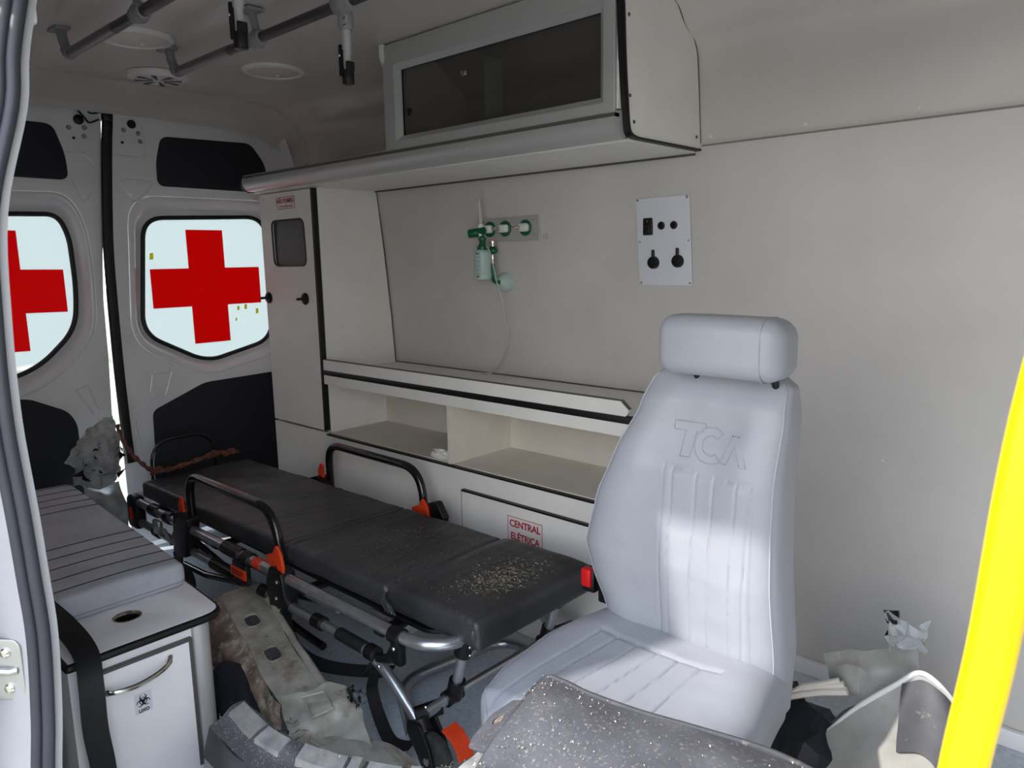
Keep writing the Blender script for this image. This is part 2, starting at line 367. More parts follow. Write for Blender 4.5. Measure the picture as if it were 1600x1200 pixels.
ap = uv([(0.50, 0.03), (2.09, 0.03), (2.12, 1.30), (2.09, 1.78), (1.96, 1.905), (1.60, 1.925), (0.62, 1.93), (0.50, 1.85)], 0.02)
m = MB(); m.plate([(0.20, -0.1), (2.36, -0.1), (2.36, 1.9), (2.2, 2.1), (1.28, 2.16), (0.35, 2.1), (0.20, 1.9)], [ap], 0.04, (-3.575, 0, 0), Yp, Zp)
struct(m.build('trim_8', 'body'))

# ------------------------------------------------------------------ door jamb beside the camera: body flange, rubber seal, outer panel
jz = [0.0, 0.30, 0.487, 0.61, 0.74, 0.84, 0.94, 1.08, 1.22, 1.375, 1.52, 1.603, 1.75]
jy = [0.285, 0.286, 0.288, 0.30, 0.308, 0.306, 0.303, 0.297, 0.300, 0.312, 0.352, 0.364, 0.40]
jx = -1.25
def jcurve(dx, dy, zs=1): return catmull([(jx+dx, y+dy, z) for y, z in zip(jy, jz)], 5)
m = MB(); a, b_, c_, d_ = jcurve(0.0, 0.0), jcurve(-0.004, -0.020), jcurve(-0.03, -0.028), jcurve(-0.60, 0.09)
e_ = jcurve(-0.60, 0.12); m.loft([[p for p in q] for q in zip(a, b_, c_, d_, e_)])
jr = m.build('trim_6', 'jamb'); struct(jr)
m = MB(); a = jcurve(0.003, -0.020); m.tube(a, 0.009, 12); b2 = jcurve(-0.009, -0.033); m.tube(b2, 0.009, 12)
seal = m.build('door_seal', 'jambseal', jr)
m = MB(); L = []
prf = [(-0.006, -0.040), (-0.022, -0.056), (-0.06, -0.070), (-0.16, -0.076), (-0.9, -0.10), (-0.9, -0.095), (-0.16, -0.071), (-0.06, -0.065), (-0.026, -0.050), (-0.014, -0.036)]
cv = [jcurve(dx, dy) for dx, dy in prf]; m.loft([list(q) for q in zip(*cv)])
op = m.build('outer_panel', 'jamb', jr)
# the sliding door itself, pushed back along the outside of the van
sdz = [(0.13, -0.05), (0.10, 0.5), (0.09, 0.9), (0.11, 1.3), (0.17, 1.6), (0.22, 1.75)]
m = MB(); m.sheet([[(-1.31, y, z) for y, z in sdz], [(-2.1, y-0.01, z) for y, z in sdz], [(-2.75, y, z) for y, z in sdz]], 0.05, 5); struct(m.build('door_3', 'body'))
# door-check / striker plate and red reflector on the jamb
Us = Vector((0.80, 0.60, 0)).normalized(); Ws = Us.cross(Vector((0, 0, 1)))
def sp_pt(u, z, h=0.0): return Vector((-1.300, 0.2335, z))+Us*u+Ws*h
sp1 = thing('striker_plate', 'small steel door striker plate with two screws on the outer pillar at the left edge', 'latch', sp_pt(0.02, 0.69))
m = MB(); m.plate(uv([(-0.05, -0.045), (0.040, -0.045), (0.046, -0.03), (0.046, 0.045), (0.038, 0.055), (-0.05, 0.055)], 0.010), (), 0.003, sp_pt(0, 0.69, 0.001), Us, Zp, 0.001)
m.build('plate', 'alu', sp1)
for z in (0.666, 0.724): screw(sp_pt(0.022, z, 0.004), Ws, 0.008, 'chrome', sp1)
m = MB(); m.tube([sp_pt(-0.03, 0.695, 0.008), sp_pt(0.030, 0.695, 0.008), sp_pt(0.036, 0.695, 0.003)], 0.006, 10); m.build('striker_bar', 'alu', sp1)
rf = thing('side_reflector', 'red and clear marker reflector with a screw on the white outer panel', 'reflector', sp_pt(0.0, 0.90))
m = MB(); m.plate(uv([(-0.06, 0.918), (0.030, 0.918), (0.030, 0.945), (-0.06, 0.945)], 0.004), (), 0.006, sp_pt(0, 0, 0.001), Us, Zp, 0.001); m.build('lens', 'refl', rf)
m = MB(); m.plate(uv([(-0.06, 0.868), (0.034, 0.868), (0.034, 0.916), (-0.06, 0.916)], 0.004), (), 0.004, sp_pt(0, 0, 0.001), Us, Zp, 0.001); m.build('housing', 'alu', rf)
screw(sp_pt(0.018, 0.892, 0.005), Ws, 0.008, 'chrome', rf)
# pillar lining above the jamb
m = MB(); m.box((-1.32, 0.372, 1.650), (-1.30, 0.394, 1.77), 0.006)
struct(m.build('trim_7', 'lamb'))

# ------------------------------------------------------------------ rear doors
DX = -3.5
def rear_door(name, outer, win, rec, upper, lower, cross, ribs, clear_strip=None, bolts=()):
    d = sroot(name, (DX, sum(p[0] for p in outer)/len(outer), 0))
    O = uv(outer, [0.02]*len(outer) if len(outer) < 6 else [0.03]*len(outer))
    W_ = uv(win, 0.09, 8); Rc = uv(rec, 0.13, 8); U_ = uv(upper, 0.035); L_ = uv(lower, 0.03)
    m = MB(); m.plate(O, [Rc], 0.02, (DX-0.02, 0, 0), Yp, Zp, 0.004); skin = m.build('door_skin', 'body', d)
    # pressed flange around the window
    m = MB(); n = len(Rc); loops = []
    for f, dx in [(0.0, 0.0), (0.12, 0.004), (0.28, 0.000), (0.50, -0.022), (0.72, -0.044), (0.9, -0.050), (1.0, -0.051), (1.0, -0.065), (0.0, -0.03)]:
        loops.append([Vector((DX+dx-0.001, a[0]+(b[0]-a[0])*f, a[1]+(b[1]-a[1])*f)) for a, b in zip(Rc, W_)])
    m.loft(loops, caps=False); m.build('window_surround', 'body', d, ang=60)
    m = MB(); m.tube([(DX-0.048, a, b) for a, b in W_], 0.010, 10, closed=True); m.build('window_seal', 'rubber', d)
    m = MB(); m.plate(W_, (), 0.004, (DX-0.066, 0, 0), Yp, Zp)
    pane = m.build('window_pane', 'glass', d)
    cy, cz, tl, aw, sk, la = cross
    P = [(-aw, tl), (aw, tl), (aw, aw), (tl, aw), (tl, -aw), (aw, -aw), (aw, -tl), (-aw, -tl), (-aw, -aw), (-la, -aw), (-la, aw), (-aw, aw)]
    Q = [(cy+u, cz+v+u*sk) for u, v in P]
    if clear_strip is None: m = MB(); m.plate(W_, [Q], 0.001, (DX-0.0615, 0, 0), Yp, Zp)
    else:
        zc = clear_strip; pts = [p for p in W_]
        poly = []
        for i, p in enumerate(pts):
            q = pts[(i+1) % len(pts)]; zl = lambda y: zc[0]+(y-zc[2])*(zc[1]-zc[0])/(zc[3]-zc[2])
            ip, iq = p[1] >= zl(p[0]), q[1] >= zl(q[0])
            if ip: poly.append(p)
            if ip != iq:
                a, b = p[1]-zl(p[0]), q[1]-zl(q[0]); t = a/(a-b); poly.append((p[0]+(q[0]-p[0])*t, p[1]+(q[1]-p[1])*t))
        m = MB(); m.plate(poly, [Q], 0.001, (DX-0.0615, 0, 0), Yp, Zp)
    m.build('frosted_film', 'film', pane)
    m = MB(); m.plate(Q, (), 0.001, (DX-0.0615, 0, 0), Yp, Zp); m.build('red_cross', 'redfilm', pane)
    top_ = sorted([p for p in O if p[1] > 1.80], key=lambda p: p[0])
    m = MB(); m.tube([(DX+0.002, a, b-0.006) for a, b in top_], 0.007, 8); m.build('top_flange', 'body', d)
    m = MB(); m.plate(U_, (), 0.006, (DX-0.001, 0, 0), Yp, Zp, 0.002); m.build('upper_trim_panel', 'dark', d)
    m = MB(); m.plate(L_, (), 0.008, (DX-0.001, 0, 0), Yp, Zp, 0.002); m.build('lower_trim_panel', 'dark', d)
    for rb in ribs: m = MB(); m.tube(catmull([(DX+0.001, a, b) for a, b in rb], 6), 0.0035, 8, closed=False); m.build('pressed_rib', 'body', d)
    for (a, b) in bolts: MB().lathe((DX, a, b), Xp, [(0.010, 0), (0.010, 0.004), (0.006, 0.008)], 10).build('bolt', 'alu', d)
    return d
dr = rear_door('door_2',
    [(1.262, 1.935), (1.225, 1.6), (1.21, 1.3), (1.20, 0.9), (1.20, 0.02), (2.10, 0.02), (2.13, 1.30), (2.10, 1.80), (1.98, 1.925), (1.75, 1.945)],
    [(1.405, 1.505), (1.99, 1.525), (2.04, 1.25), (1.99, 0.905), (1.68, 0.835), (1.60, 0.85), (1.355, 0.985), (1.375, 1.2)],
    [(1.33, 1.60), (2.04, 1.60), (2.085, 1.25), (2.04, 0.84), (1.66, 0.765), (1.57, 0.785), (1.285, 0.945), (1.30, 1.2)],
    [(1.495, 1.862), (1.925, 1.872), (1.995, 1.78), (2.01, 1.640), (1.462, 1.645), (1.465, 1.75)],
    [(1.345, 0.635), (1.60, 0.735), (2.04, 0.745), (2.04, 0.10), (1.33, 0.10)],
    (1.688, 1.187, 0.270, 0.090, 0.0, 0.270),
    [[(1.30, 1.655), (1.36, 1.665), (1.44, 1.66)], [(1.30, 1.655), (1.36, 1.575), (1.44, 1.65)], [(1.36, 0.80), (1.45, 0.81)], [(1.36, 0.80), (1.34, 0.69), (1.38, 0.70)], [(1.45, 0.81), (1.41, 0.70)],
     [(1.285, 0.68), (1.36, 0.735), (1.43, 0.755)], [(1.27, 0.60), (1.285, 0.45), (1.29, 0.30)], [(1.25, 1.85), (1.27, 1.775), (1.40, 1.765), (1.425, 1.80), (1.42, 1.90)]],
    bolts=[(1.34, 1.872), (1.40, 1.865), (1.405, 1.83)])
MB().lathe((DX, 1.375, 1.90), Xp, [(0.018, 0), (0.018, 0.006), (0.014, 0.010)], 14).build('latch_hole', 'black', dr)
MB().lathe((DX, 1.33, 1.82), Xp, [(0.006, 0), (0.006, 0.002)], 10).build('drill_hole', 'black', dr)
dl = rear_door('door_1',
    [(0.46, 1.90), (0.60, 1.955), (0.9, 1.965), (1.256, 1.935), (1.232, 1.62), (1.204, 1.33), (1.188, 1.15), (1.184, 0.9), (1.172, 0.62), (1.10, 0.52), (1.06, 0.30), (1.03, 0.02), (0.46, 0.02)],
    [(0.52, 1.50), (1.06, 1.512), (1.095, 1.42), (1.10, 1.20), (1.080, 1.03), (0.93, 0.885), (0.78, 0.835), (0.52, 0.83)],
    [(0.485, 1.585), (1.10, 1.60), (1.155, 1.45), (1.16, 1.20), (1.145, 0.99), (0.96, 0.81), (0.78, 0.755), (0.485, 0.75)],
    [(0.55, 1.87), (1.065, 1.868), (1.10, 1.75), (1.103, 1.648), (0.55, 1.652)],
    [(0.52, 0.775), (0.86, 0.765), (1.0, 0.69), (1.03, 0.63), (1.025, 0.10), (0.52, 0.10)],
    (0.817, 1.20, 0.245, 0.089, -0.02, 0.28),
    [[(1.115, 1.655), (1.15, 1.57), (1.19, 1.60)], [(1.09, 0.78), (1.12, 0.69), (1.15, 0.68)], [(1.04, 0.775), (1.09, 0.79)], [(1.04, 0.775), (1.10, 0.66)],
     [(1.06, 1.79), (1.10, 1.76), (1.17, 1.76), (1.21, 1.72)], [(1.15, 0.62), (1.10, 0.63), (1.055, 0.57)]],
    clear_strip=(0.89, 0.905, 0.80, 0.97), bolts=[(1.125, 1.86), (1.18, 1.83), (1.185, 1.865)])
MB().lathe((DX, 1.165, 1.895), Xp, [(0.020, 0), (0.020, 0.006), (0.014, 0.010)], 14).build('latch_hole', 'black', dl)
MB().lathe((DX, 1.14, 1.82), Xp, [(0.006, 0), (0.006, 0.002)], 10).build('drill_hole', 'black', dl)
# black rubber seal down the right door's edge
m = MB()
sc_ = catmull([(DX+0.010, 1.272, 1.93), (DX+0.012, 1.25, 1.75), (DX+0.012, 1.228, 1.5), (DX+0.012, 1.216, 1.3), (DX+0.012, 1.21, 0.9), (DX+0.012, 1.212, 0.62), (DX+0.012, 1.216, 0.42)], 6)
m.loft([[p+Vector((0.0, -0.016, 0)), p+Vector((0.014, -0.010, 0)), p+Vector((0.018, 0.004, 0)), p+Vector((0.012, 0.024, 0)), p+Vector((-0.012, 0.026, 0)), p+Vector((-0.02, -0.006, 0))] for p in sc_])
m.build('edge_seal', 'rubber', dr)
# torn handles / cables at the top of both doors
for i, pts in enumerate([[(DX+0.01, 1.165, 1.93), (DX+0.03, 1.18, 1.90), (DX+0.02, 1.20, 1.885), (DX+0.03, 1.235, 1.90)], [(DX+0.01, 1.19, 1.95), (DX+0.04, 1.20, 1.92), (DX+0.03, 1.245, 1.93)]]):
    tag(MB().tube(catmull(pts, 6), 0.004, 8).build('wire', 'black', origin=pts[0]), ['short black wire dangling at the top inner corner of the left rear door', 'black wire looped over the top edge of the left rear door'][i], 'wire')
m = MB(); m.box((DX+0.0, 1.25, 1.895), (DX+0.04, 1.292, 1.935), 0.012); m.box((DX+0.0, 1.262, 1.86), (DX+0.03, 1.285, 1.90), 0.008)
tag(m.build('door_catch', 'black', origin=(DX, 1.27, 1.86)), 'small black door catch in the top gap between the rear doors', 'latch')
# yellow paper scraps on the window
for i, (y, z, s_) in enumerate([(1.43, 1.335, 0.016), (1.83, 1.075, 0.011), (1.87, 1.08, 0.013), (1.93, 1.055, 0.014), (1.815, 1.02, 0.008)]):
    m = MB(); m.plate(uv([(y-s_*0.6, z-s_), (y+s_*0.5, z-s_*0.8), (y+s_*0.6, z+s_), (y-s_*0.4, z+s_*0.9)], 0.002), (), 0.001, (DX-0.0585, 0, 0), Yp, Zp)
    o = m.build('paper_scrap', 'yellowchip', origin=(DX-0.0585, y, z))
    tag(o, ['yellow paper scrap stuck near the upper left edge of the right rear window', 'yellow scrap just right of the foot of the red cross', 'yellow scrap below the right arm of the red cross, middle one', 'yellow scrap rightmost below the red cross arm', 'tiny yellow scrap lowest beside the red cross foot'][i], 'paper', 'yellow scraps on the rear window')
# crushed metal at the bottom of the left rear door
m = MB(); m.sheet([[(-3.47, 1.155, 0.66), (-3.44, 1.11, 0.64), (-3.46, 1.05, 0.60), (-3.44, 1.0, 0.56)], [(-3.44, 1.17, 0.55), (-3.36, 1.12, 0.56), (-3.40, 1.04, 0.53), (-3.38, 0.93, 0.50)],
    [(-3.42, 1.165, 0.48), (-3.33, 1.10, 0.47), (-3.42, 1.03, 0.45), (-3.42, 0.98, 0.46)], [(-3.45, 1.15, 0.38), (-3.36, 1.10, 0.37), (-3.38, 1.02, 0.36), (-3.46, 0.98, 0.38)]], 0.002, 9, 0.016, 30, 3, smooth=False)
tag(m.build('torn_metal', 'bodyd', origin=(-3.42, 1.05, 0.36), ang=25), 'torn crumpled white metal at the bottom corner of the left rear door', 'wreckage')
m = MB(); m.sheet([[(-3.44, 1.0, 0.40), (-3.40, 1.05, 0.36), (-3.42, 1.15, 0.36)], [(-3.36, 0.98, 0.30), (-3.30, 1.06, 0.30), (-3.34, 1.14, 0.28)], [(-3.40, 0.98, 0.0), (-3.34, 1.05, 0.0), (-3.36, 1.15, 0.0)]], 0.003, 6, 0.02, 9, 5)
tag(m.build('bent_sill', 'bodyd', origin=(-3.38, 1.06, 0.0), ang=25), 'bent grey sill sheet below the torn rear door corner', 'wreckage')
m = MB()
for k in range(26):
    p = Vector((-3.40+random.uniform(-0.03, 0.05), random.uniform(0.98, 1.16), random.uniform(0.40, 0.54)))
    q = p+Vector((random.uniform(-.02, .03), random.uniform(-.045, .045), random.uniform(-.035, .035))); r_ = p+Vector((random.uniform(0, .02), random.uniform(-.02, .02), random.uniform(-.03, .03)))
    m.add([p, q, r_, (p+q+r_)/3+Vector((0.006, 0, 0))], [(0, 1, 2), (0, 1, 3), (1, 2, 3), (0, 2, 3)])
tag(m.build('metal_shreds', 'black', origin=(-3.4, 1.07, 0.4)), 'dark jagged shreds inside the torn lower corner of the left rear door', 'wreckage', kind='stuff')

# ================================================================== OVERHEAD SHELF AND CABINET
sh = thing('overhead_shelf', 'long white overhead shelf with rounded grey front nose running above the tall cupboard', 'shelf', (-2.3, 1.9, 1.61))
noseP = fillet([(0, 1.72, 1.682), (0, 1.704, 1.677), (0, 1.694, 1.645), (0, 1.706, 1.618), (0, 1.726, 1.607), (0, 1.764, 1.612), (0, 1.764, 1.690)], 0.012, 3)
m = MB(); m.loft([[Vector((x, p.y, p.z)) for p in noseP] for x in (-3.17, -1.19)]); nose = m.build('front_nose', 'alum', sh)
m = MB(); m.box((-3.17, 1.7, 1.664), (-1.19, 1.722, 1.674)); m.build('nose_groove', 'grey_edge', nose)
capL = [Vector((-3.17, p.y, p.z)) for p in noseP]; cc = Vector((-3.17, 1.728, 1.648)); loops = []
for a in range(0, 7):
    t = a/6*pi/2; loops.append([cc+(p-cc)*max(cos(t), 0.02)*1.02+Vector((-0.05*sin(t), 0, 0)) for p in capL])
m = MB(); m.loft(loops); m.build('end_cap', 'plast', sh)
m = MB(); m.loft([[cc+(p-cc)*1.10+Vector((dx, 0, 0)) for p in capL] for dx in (-0.02, -0.008)]); m.build('end_gasket', 'black', sh)
m = MB(); m.box((-3.222, 1.755, 1.606), (-1.19, 2.128, 1.622)); m.build('bottom_board', 'lam', sh)
m = MB(); m.box((-3.222, 1.755, 1.624), (-2.18, 2.12, 1.690)); m.build('top_board', 'lam', sh)
m = MB(); m.box((-3.222, 2.121, 1.600), (-1.19, 2.130, 1.606)); m.build('rear_joint', 'grey_edge', sh)
# blue-black gasket tape at the shelf end
cab = thing('overhead_cabinet', 'white overhead cabinet with aluminium framed smoked glass door', 'cabinet', (-1.7, 1.9, 1.69))
prof = [(1.70, 1.99), (1.716, 1.949), (1.726, 1.795), (1.744, 1.652), (1.752, 1.632), (1.778, 1.618), (2.132, 1.617), (2.132, 1.64), (2.112, 1.805), (2.10, 1.89), (2.076, 1.928), (2.035, 1.945), (2.012, 1.965), (1.985, 1.997), (1.95, 2.012), (1.70, 2.03)]
sideP = uv(prof, [0.001, 0.0, 0.0, 0.02, 0.02, 0.02, 0.004, 0.01, 0.01, 0.01, 0.02, 0.02, 0.02, 0.02, 0.01, 0.001], 4)
m = MB(); m.plate(sideP, (), 0.018, (-1.192, 0, 0), Yp, Zp); rs = m.build('side_panel', 'lam', cab)
m = MB(); eo = [Vector((0, a, b)) for a, b in sideP]
ep = fillet([(0, 1.697, 2.03), (0, 1.711, 1.95), (0, 1.721, 1.795), (0, 1.737, 1.655), (0, 1.744, 1.620), (0, 1.776, 1.612), (0, 2.132, 1.611)], [0, 0.03, 0.03, 0.01, 0.02, 0.02, 0], 4, closed=False)
m.loft([[p+Vector((x, 0, 0)) for p in ep]+[p+Vector((x, 0.006, 0.006)) for p in reversed(ep)] for x in (-1.193, -1.170)])
m.build('edge_banding', 'edge', cab)
eb = fillet([(0, 2.134, 1.612), (0, 2.134, 1.64), (0, 2.115, 1.805), (0, 2.103, 1.89), (0, 2.079, 1.930), (0, 2.037, 1.948), (0, 2.014, 1.968), (0, 1.987, 2.0), (0, 1.95, 2.016)], 0.015, 4, closed=False)
m = MB(); m.tube([p+Vector((-1.176, -0.002, -0.001)) for p in eb], 0.0035, 8); m.build('wall_side_edging', 'grey_edge', cab)
for (y, z) in [(1.768, 1.655), (2.105, 1.65), (1.748, 1.72), (1.74, 1.92), (1.79, 1.628)][:4]: MB().cyl((-1.1745, y, z), (-1.1725, y, z), 0.005, 12).build('screw', 'grey_edge', rs)
m = MB(); m.plate(sideP, (), 0.016, (-2.172, 0, 0), Yp, Zp); m.build('side_panel', 'lam', cab)
# face frame tilted very slightly, door frame, smoked pane
def front(outer, holes, t, y0, mt, nm, par, bev=0.0): m = MB(); m.plate(outer, holes, t, (0, y0, 0), Xp, Zp, bev); return m.build(nm, mt, par)
fo = [(-2.172, 1.686), (-1.192, 1.686), (-1.192, 2.03), (-2.172, 2.03)]
fh = [(-2.110, 1.702), (-1.232, 1.702), (-1.232, 1.985), (-2.110, 1.985)]
ff = front(fo, [fh], 0.018, 1.738, 'lam', 'face_frame', cab, 0.001)
fo2 = [(-2.166, 1.676), (-1.196, 1.676), (-1.196, 2.024), (-2.166, 2.024)]
pane_ = [(-2.108, 1.706), (-1.234, 1.706), (-1.234, 1.955), (-2.108, 1.955)]
fr2 = front(fo2, [pane_], 0.014, 1.722, 'alum', 'door_frame', cab, 0.002)
# inner bevelled reveal of the door frame
i0, i1 = pane_, [(-2.088, 1.722), (-1.252, 1.722), (-1.252, 1.938), (-2.088, 1.938)]
m = MB(); m.loft([[Vector((a, 1.710, b)) for a, b in i0], [Vector((a, 1.724, b)) for a, b in i1], [Vector((a, 1.734, b)) for a, b in i1], [Vector((a, 1.734, b)) for a, b in i0]], caps=False); m.build('bevelled_reveal', 'alum', fr2)
front([(-2.094, 1.716), (-1.246, 1.716), (-1.246, 1.944), (-2.094, 1.944)], [i1], 0.006, 1.734, 'black', 'glazing_gasket', fr2)
front(i1, (), 0.004, 1.738, 'smoke', 'pane', fr2)
m = MB(); m.box((-2.086, 1.742, 1.79), (-2.072, 1.75, 1.815), 0.002); m.cyl((-2.08, 1.742, 1.803), (-2.062, 1.742, 1.803), 0.004, 8); m.build('latch', 'black', fr2)
m = MB(); m.box((-1.79, 1.722, 1.866), (-1.766, 1.730, 1.882), 0.003); m.cyl((-1.778, 1.724, 1.874), (-1.778, 1.712, 1.874), 0.006, 10); m.build('finger_pull', 'chrome', fr2)
m = MB(); m.box((-2.156, 1.755, 1.622), (-1.192, 2.125, 1.640)); m.build('floor_board', 'lam', cab)
m = MB(); m.box((-1.745, 1.78, 1.66), (-1.742, 1.86, 1.93)); m.build('support_strip', 'vinyltube', cab)

# ================================================================== TALL CUPBOARD
tc_ = thing('tall_cupboard', 'tall narrow white cupboard with a small dark window in its door', 'cabinet', (-3.0, 2.0, 0.0))
m = MB(); m.box((-3.222, 1.822, 0.0), (-3.206, 2.19, 1.606)); m.build('side_panel', 'lam', tc_)
yb = [(2.20, 0.0), (2.20, 0.83), (2.187, 1.05), (2.162, 1.33), (2.132, 1.606)]
m = MB(); m.plate([(1.822, 0.0)]+yb+[(1.822, 1.606)], (), 0.016, (-2.800, 0, 0), Yp, Zp); m.build('side_panel', 'lam', tc_)
m = MB(); m.box((-3.206, 1.83, 0.55), (-2.80, 2.15, 0.566)); m.build('bottom_board', 'lam', tc_)
m = MB(); m.tube([(-2.783, y-0.002, z) for y, z in yb[1:]], 0.003, 6); m.build('wall_joint', 'grey_edge', tc_)
dO = uv([(-3.222, 0.562), (-2.802, 0.562), (-2.802, 1.602), (-3.222, 1.602)], 0.002)
dH = uv([(-3.128, 1.282), (-2.862, 1.282), (-2.868, 1.482), (-3.132, 1.482)], 0.035)
dd = front(dO, [dH], 0.018, 1.818, 'lam', 'door', tc_)
m = MB(); m.box((-2.802, 1.7985, 0.562), (-2.788, 1.8215, 1.603)); m.build('edge_banding', 'edge', dd)
m = MB(); m.tube([(a, 1.8005, b) for a, b in dH], 0.004, 8, closed=True); m.build('window_gasket', 'black', dd)
M['cupwin'] = glassy('dark_cupboard_window', (72, 70, 70), 0.08, 0.4)
front(dH, (), 0.003, 1.812, 'cupwin', 'window', dd)
for x, z in [(-3.195, 1.137), (-2.888, 1.139)]:
    k = MB().lathe((x, 1.80, z), Yn, [(0.026, 0), (0.027, 0.004), (0.022, 0.010), (0.010, 0.014), (0.008, 0.02)], 20).build('knob', 'black', dd)
    MB().cyl((x, 1.79, z), (x, 1.755, z), 0.006, 12, 0.002).build('pull_stem', 'black', k)
st = front([(-3.075, 1.527), (-2.925, 1.527), (-2.925, 1.583), (-3.075, 1.583)], (), 0.0006, 1.800, 'sticker', 'no_smoking_sticker', dd)
b0 = [(-3.073, 1.529), (-2.927, 1.529), (-2.927, 1.581), (-3.073, 1.581)]; b1 = [(a+(0.002 if a < -3 else -0.002), b+(0.002 if b < 1.55 else -0.002)) for a, b in b0]
m = MB(); m.plate(b0, [b1], 0.0006, (0, 1.7993, 0), Xp, Zp)
m.text('NÃO FUME', 0.026, (-3.016, 1.7990, 1.563), bold=0.0006, xs=0.92)
m.text('LEI 9294 - PROIBIDO FUMAR', 0.0085, (-3.0, 1.7990, 1.540))
ring = [(-2.947+0.013*cos(t*pi/12), 1.563+0.013*sin(t*pi/12)) for t in range(24)]; ring2 = [(-2.947+0.0105*cos(t*pi/12), 1.563+0.0105*sin(t*pi/12)) for t in range(24)]
m.plate(ring, [ring2], 0.0006, (0, 1.7990, 0), Xp, Zp); m.plate([(-2.957, 1.571), (-2.955, 1.573), (-2.937, 1.555), (-2.939, 1.553)], (), 0.0006, (0, 1.7990, 0), Xp, Zp)
m.plate([(-2.955, 1.561), (-2.940, 1.561), (-2.940, 1.565), (-2.955, 1.565)], (), 0.0006, (0, 1.7988, 0), Xp, Zp)
m.build('red_lettering', 'redprint', st)

# ================================================================== STORAGE UNIT (worktop, open compartments, access door)
su = thing('storage_unit', 'long white storage unit with open compartments along the wall', 'cabinet', (-2.2, 2.0, 0))
xa, xb = -2.782, -1.10
m = MB(); m.box((xa, 1.815, 0.802), (xb, 2.198, 0.826)); m.build('top_board', 'lam', su)
m = MB(); m.box((xa, 2.196, 0.826), (xb, 2.202, 0.830)); m.build('wall_joint', 'grey_edge', su)
lip = uv([(xa, 0.834), (-1.215, 0.834), (-1.205, 0.845), (-1.205, 0.855), (-1.232, 0.878), (xa, 0.878)], 0.0015, 2)
l_ = front(lip, (), 0.014, 1.814, 'lam', 'front_lip', su)
m = MB(); m.box((xa, 1.8005, 0.8782), (-1.232, 1.8135, 0.8812)); m.plate([(-1.232, 0.878), (-1.205, 0.855), (-1.202, 0.857), (-1.230, 0.8812)], (), 0.013, (0, 1.8135, 0), Xp, Zp); m.build('edge_line', 'grey_edge', l_)
m = MB(); m.box((xa, 1.797, 0.812), (xb, 1.818, 0.834), 0.002); m.build('black_edge_strip', 'edge', su)
m = MB(); m.box((xa, 1.800, 0.772), (xb, 1.815, 0.812)); m.build('top_rail', 'lam', su)
m = MB(); m.box((xa, 1.816, 0.54), (xb, 2.196, 0.552)); m.build('compartment_floor', 'cream', su)
m = MB(); m.box((xa, 2.13, 0.552), (xb, 2.14, 0.802)); m.build('back_board', 'cream', su)
m = MB(); m.box((-1.998, 1.802, 0.552), (-1.983, 2.13, 0.772)); m.build('divider', 'cream', su)
m = MB(); m.box((xb-0.016, 1.802, 0.0), (xb, 2.198, 0.802)); m.build('end_panel', 'lam', su)
m = MB(); m.box((-2.79, 1.80, 0.0), (xb, 1.815, 0.542)); m.build('front_panel', 'lam', su)
m = MB(); m.box((-3.222, 1.80, 0.0), (-2.79, 1.815, 0.552)); m.build('plinth_panel', 'lam', tc_)
m = MB(); m.box((-3.224, 1.806, 0.0), (-3.219, 1.812, 0.552)); m.build('corner_gap', 'grey_edge', tc_)
m = MB(); m.box((-2.785, 1.797, 0.5425), (xb, 1.8, 0.5485)); m.box((-2.785, 1.8, 0.5425), (xb, 1.816, 0.5485)); m.build('edge_line', 'edge', su)
ad = front(uv([(-1.912, 0.10), (-1.13, 0.10), (-1.13, 0.468), (-1.912, 0.468)], 0.003), (), 0.014, 1.798, 'lam', 'access_door', su)
m = MB(); m.box((-1.913, 1.783, 0.4685), (-1.13, 1.799, 0.475)); m.build('edge_line', 'edge', ad)
m = MB(); m.box((-1.9135, 1.783, 0.10), (-1.911, 1.7985, 0.4685)); m.build('edge_line', 'seam', ad)
sb = front([(-1.685, 0.325), (-1.525, 0.325), (-1.525, 0.432), (-1.685, 0.432)], (), 0.0006, 1.784, 'sticker', 'warning_sticker', ad)
m = MB(); m.plate([(-1.683, 0.327), (-1.527, 0.327), (-1.527, 0.430), (-1.683, 0.430)], [[(-1.681, 0.329), (-1.529, 0.329), (-1.529, 0.428), (-1.681, 0.428)]], 0.0006, (0, 1.7835, 0), Xp, Zp)
m.text('CENTRAL', 0.034, (-1.605, 1.783, 0.405), bold=0.0008, xs=0.93); m.text('ELÉTRICA', 0.034, (-1.605, 1.783, 0.360), bold=0.0008, xs=0.88)
m.build('red_lettering', 'redprint', sb)
# crumpled tissue in the left compartment
m = MB(); bmesh.ops.create_icosphere(m.bm, subdivisions=4, radius=1)
for v in m.bm.verts:
    n_ = v.co.normalized(); k = 1+0.35*noise.noise(n_*2.2)+0.2*noise.noise(n_*5); v.co = Vector((-2.075+n_.x*0.055*k, 1.845+n_.y*0.025*k, 0.552+max(0, (n_.z+0.6)*0.02*k)))
tag(m.build('crumpled_tissue', 'tissue', origin=(-2.07, 1.845, 0.552), ang=20), 'crumpled white tissue on the floor of the left open compartment', 'tissue')

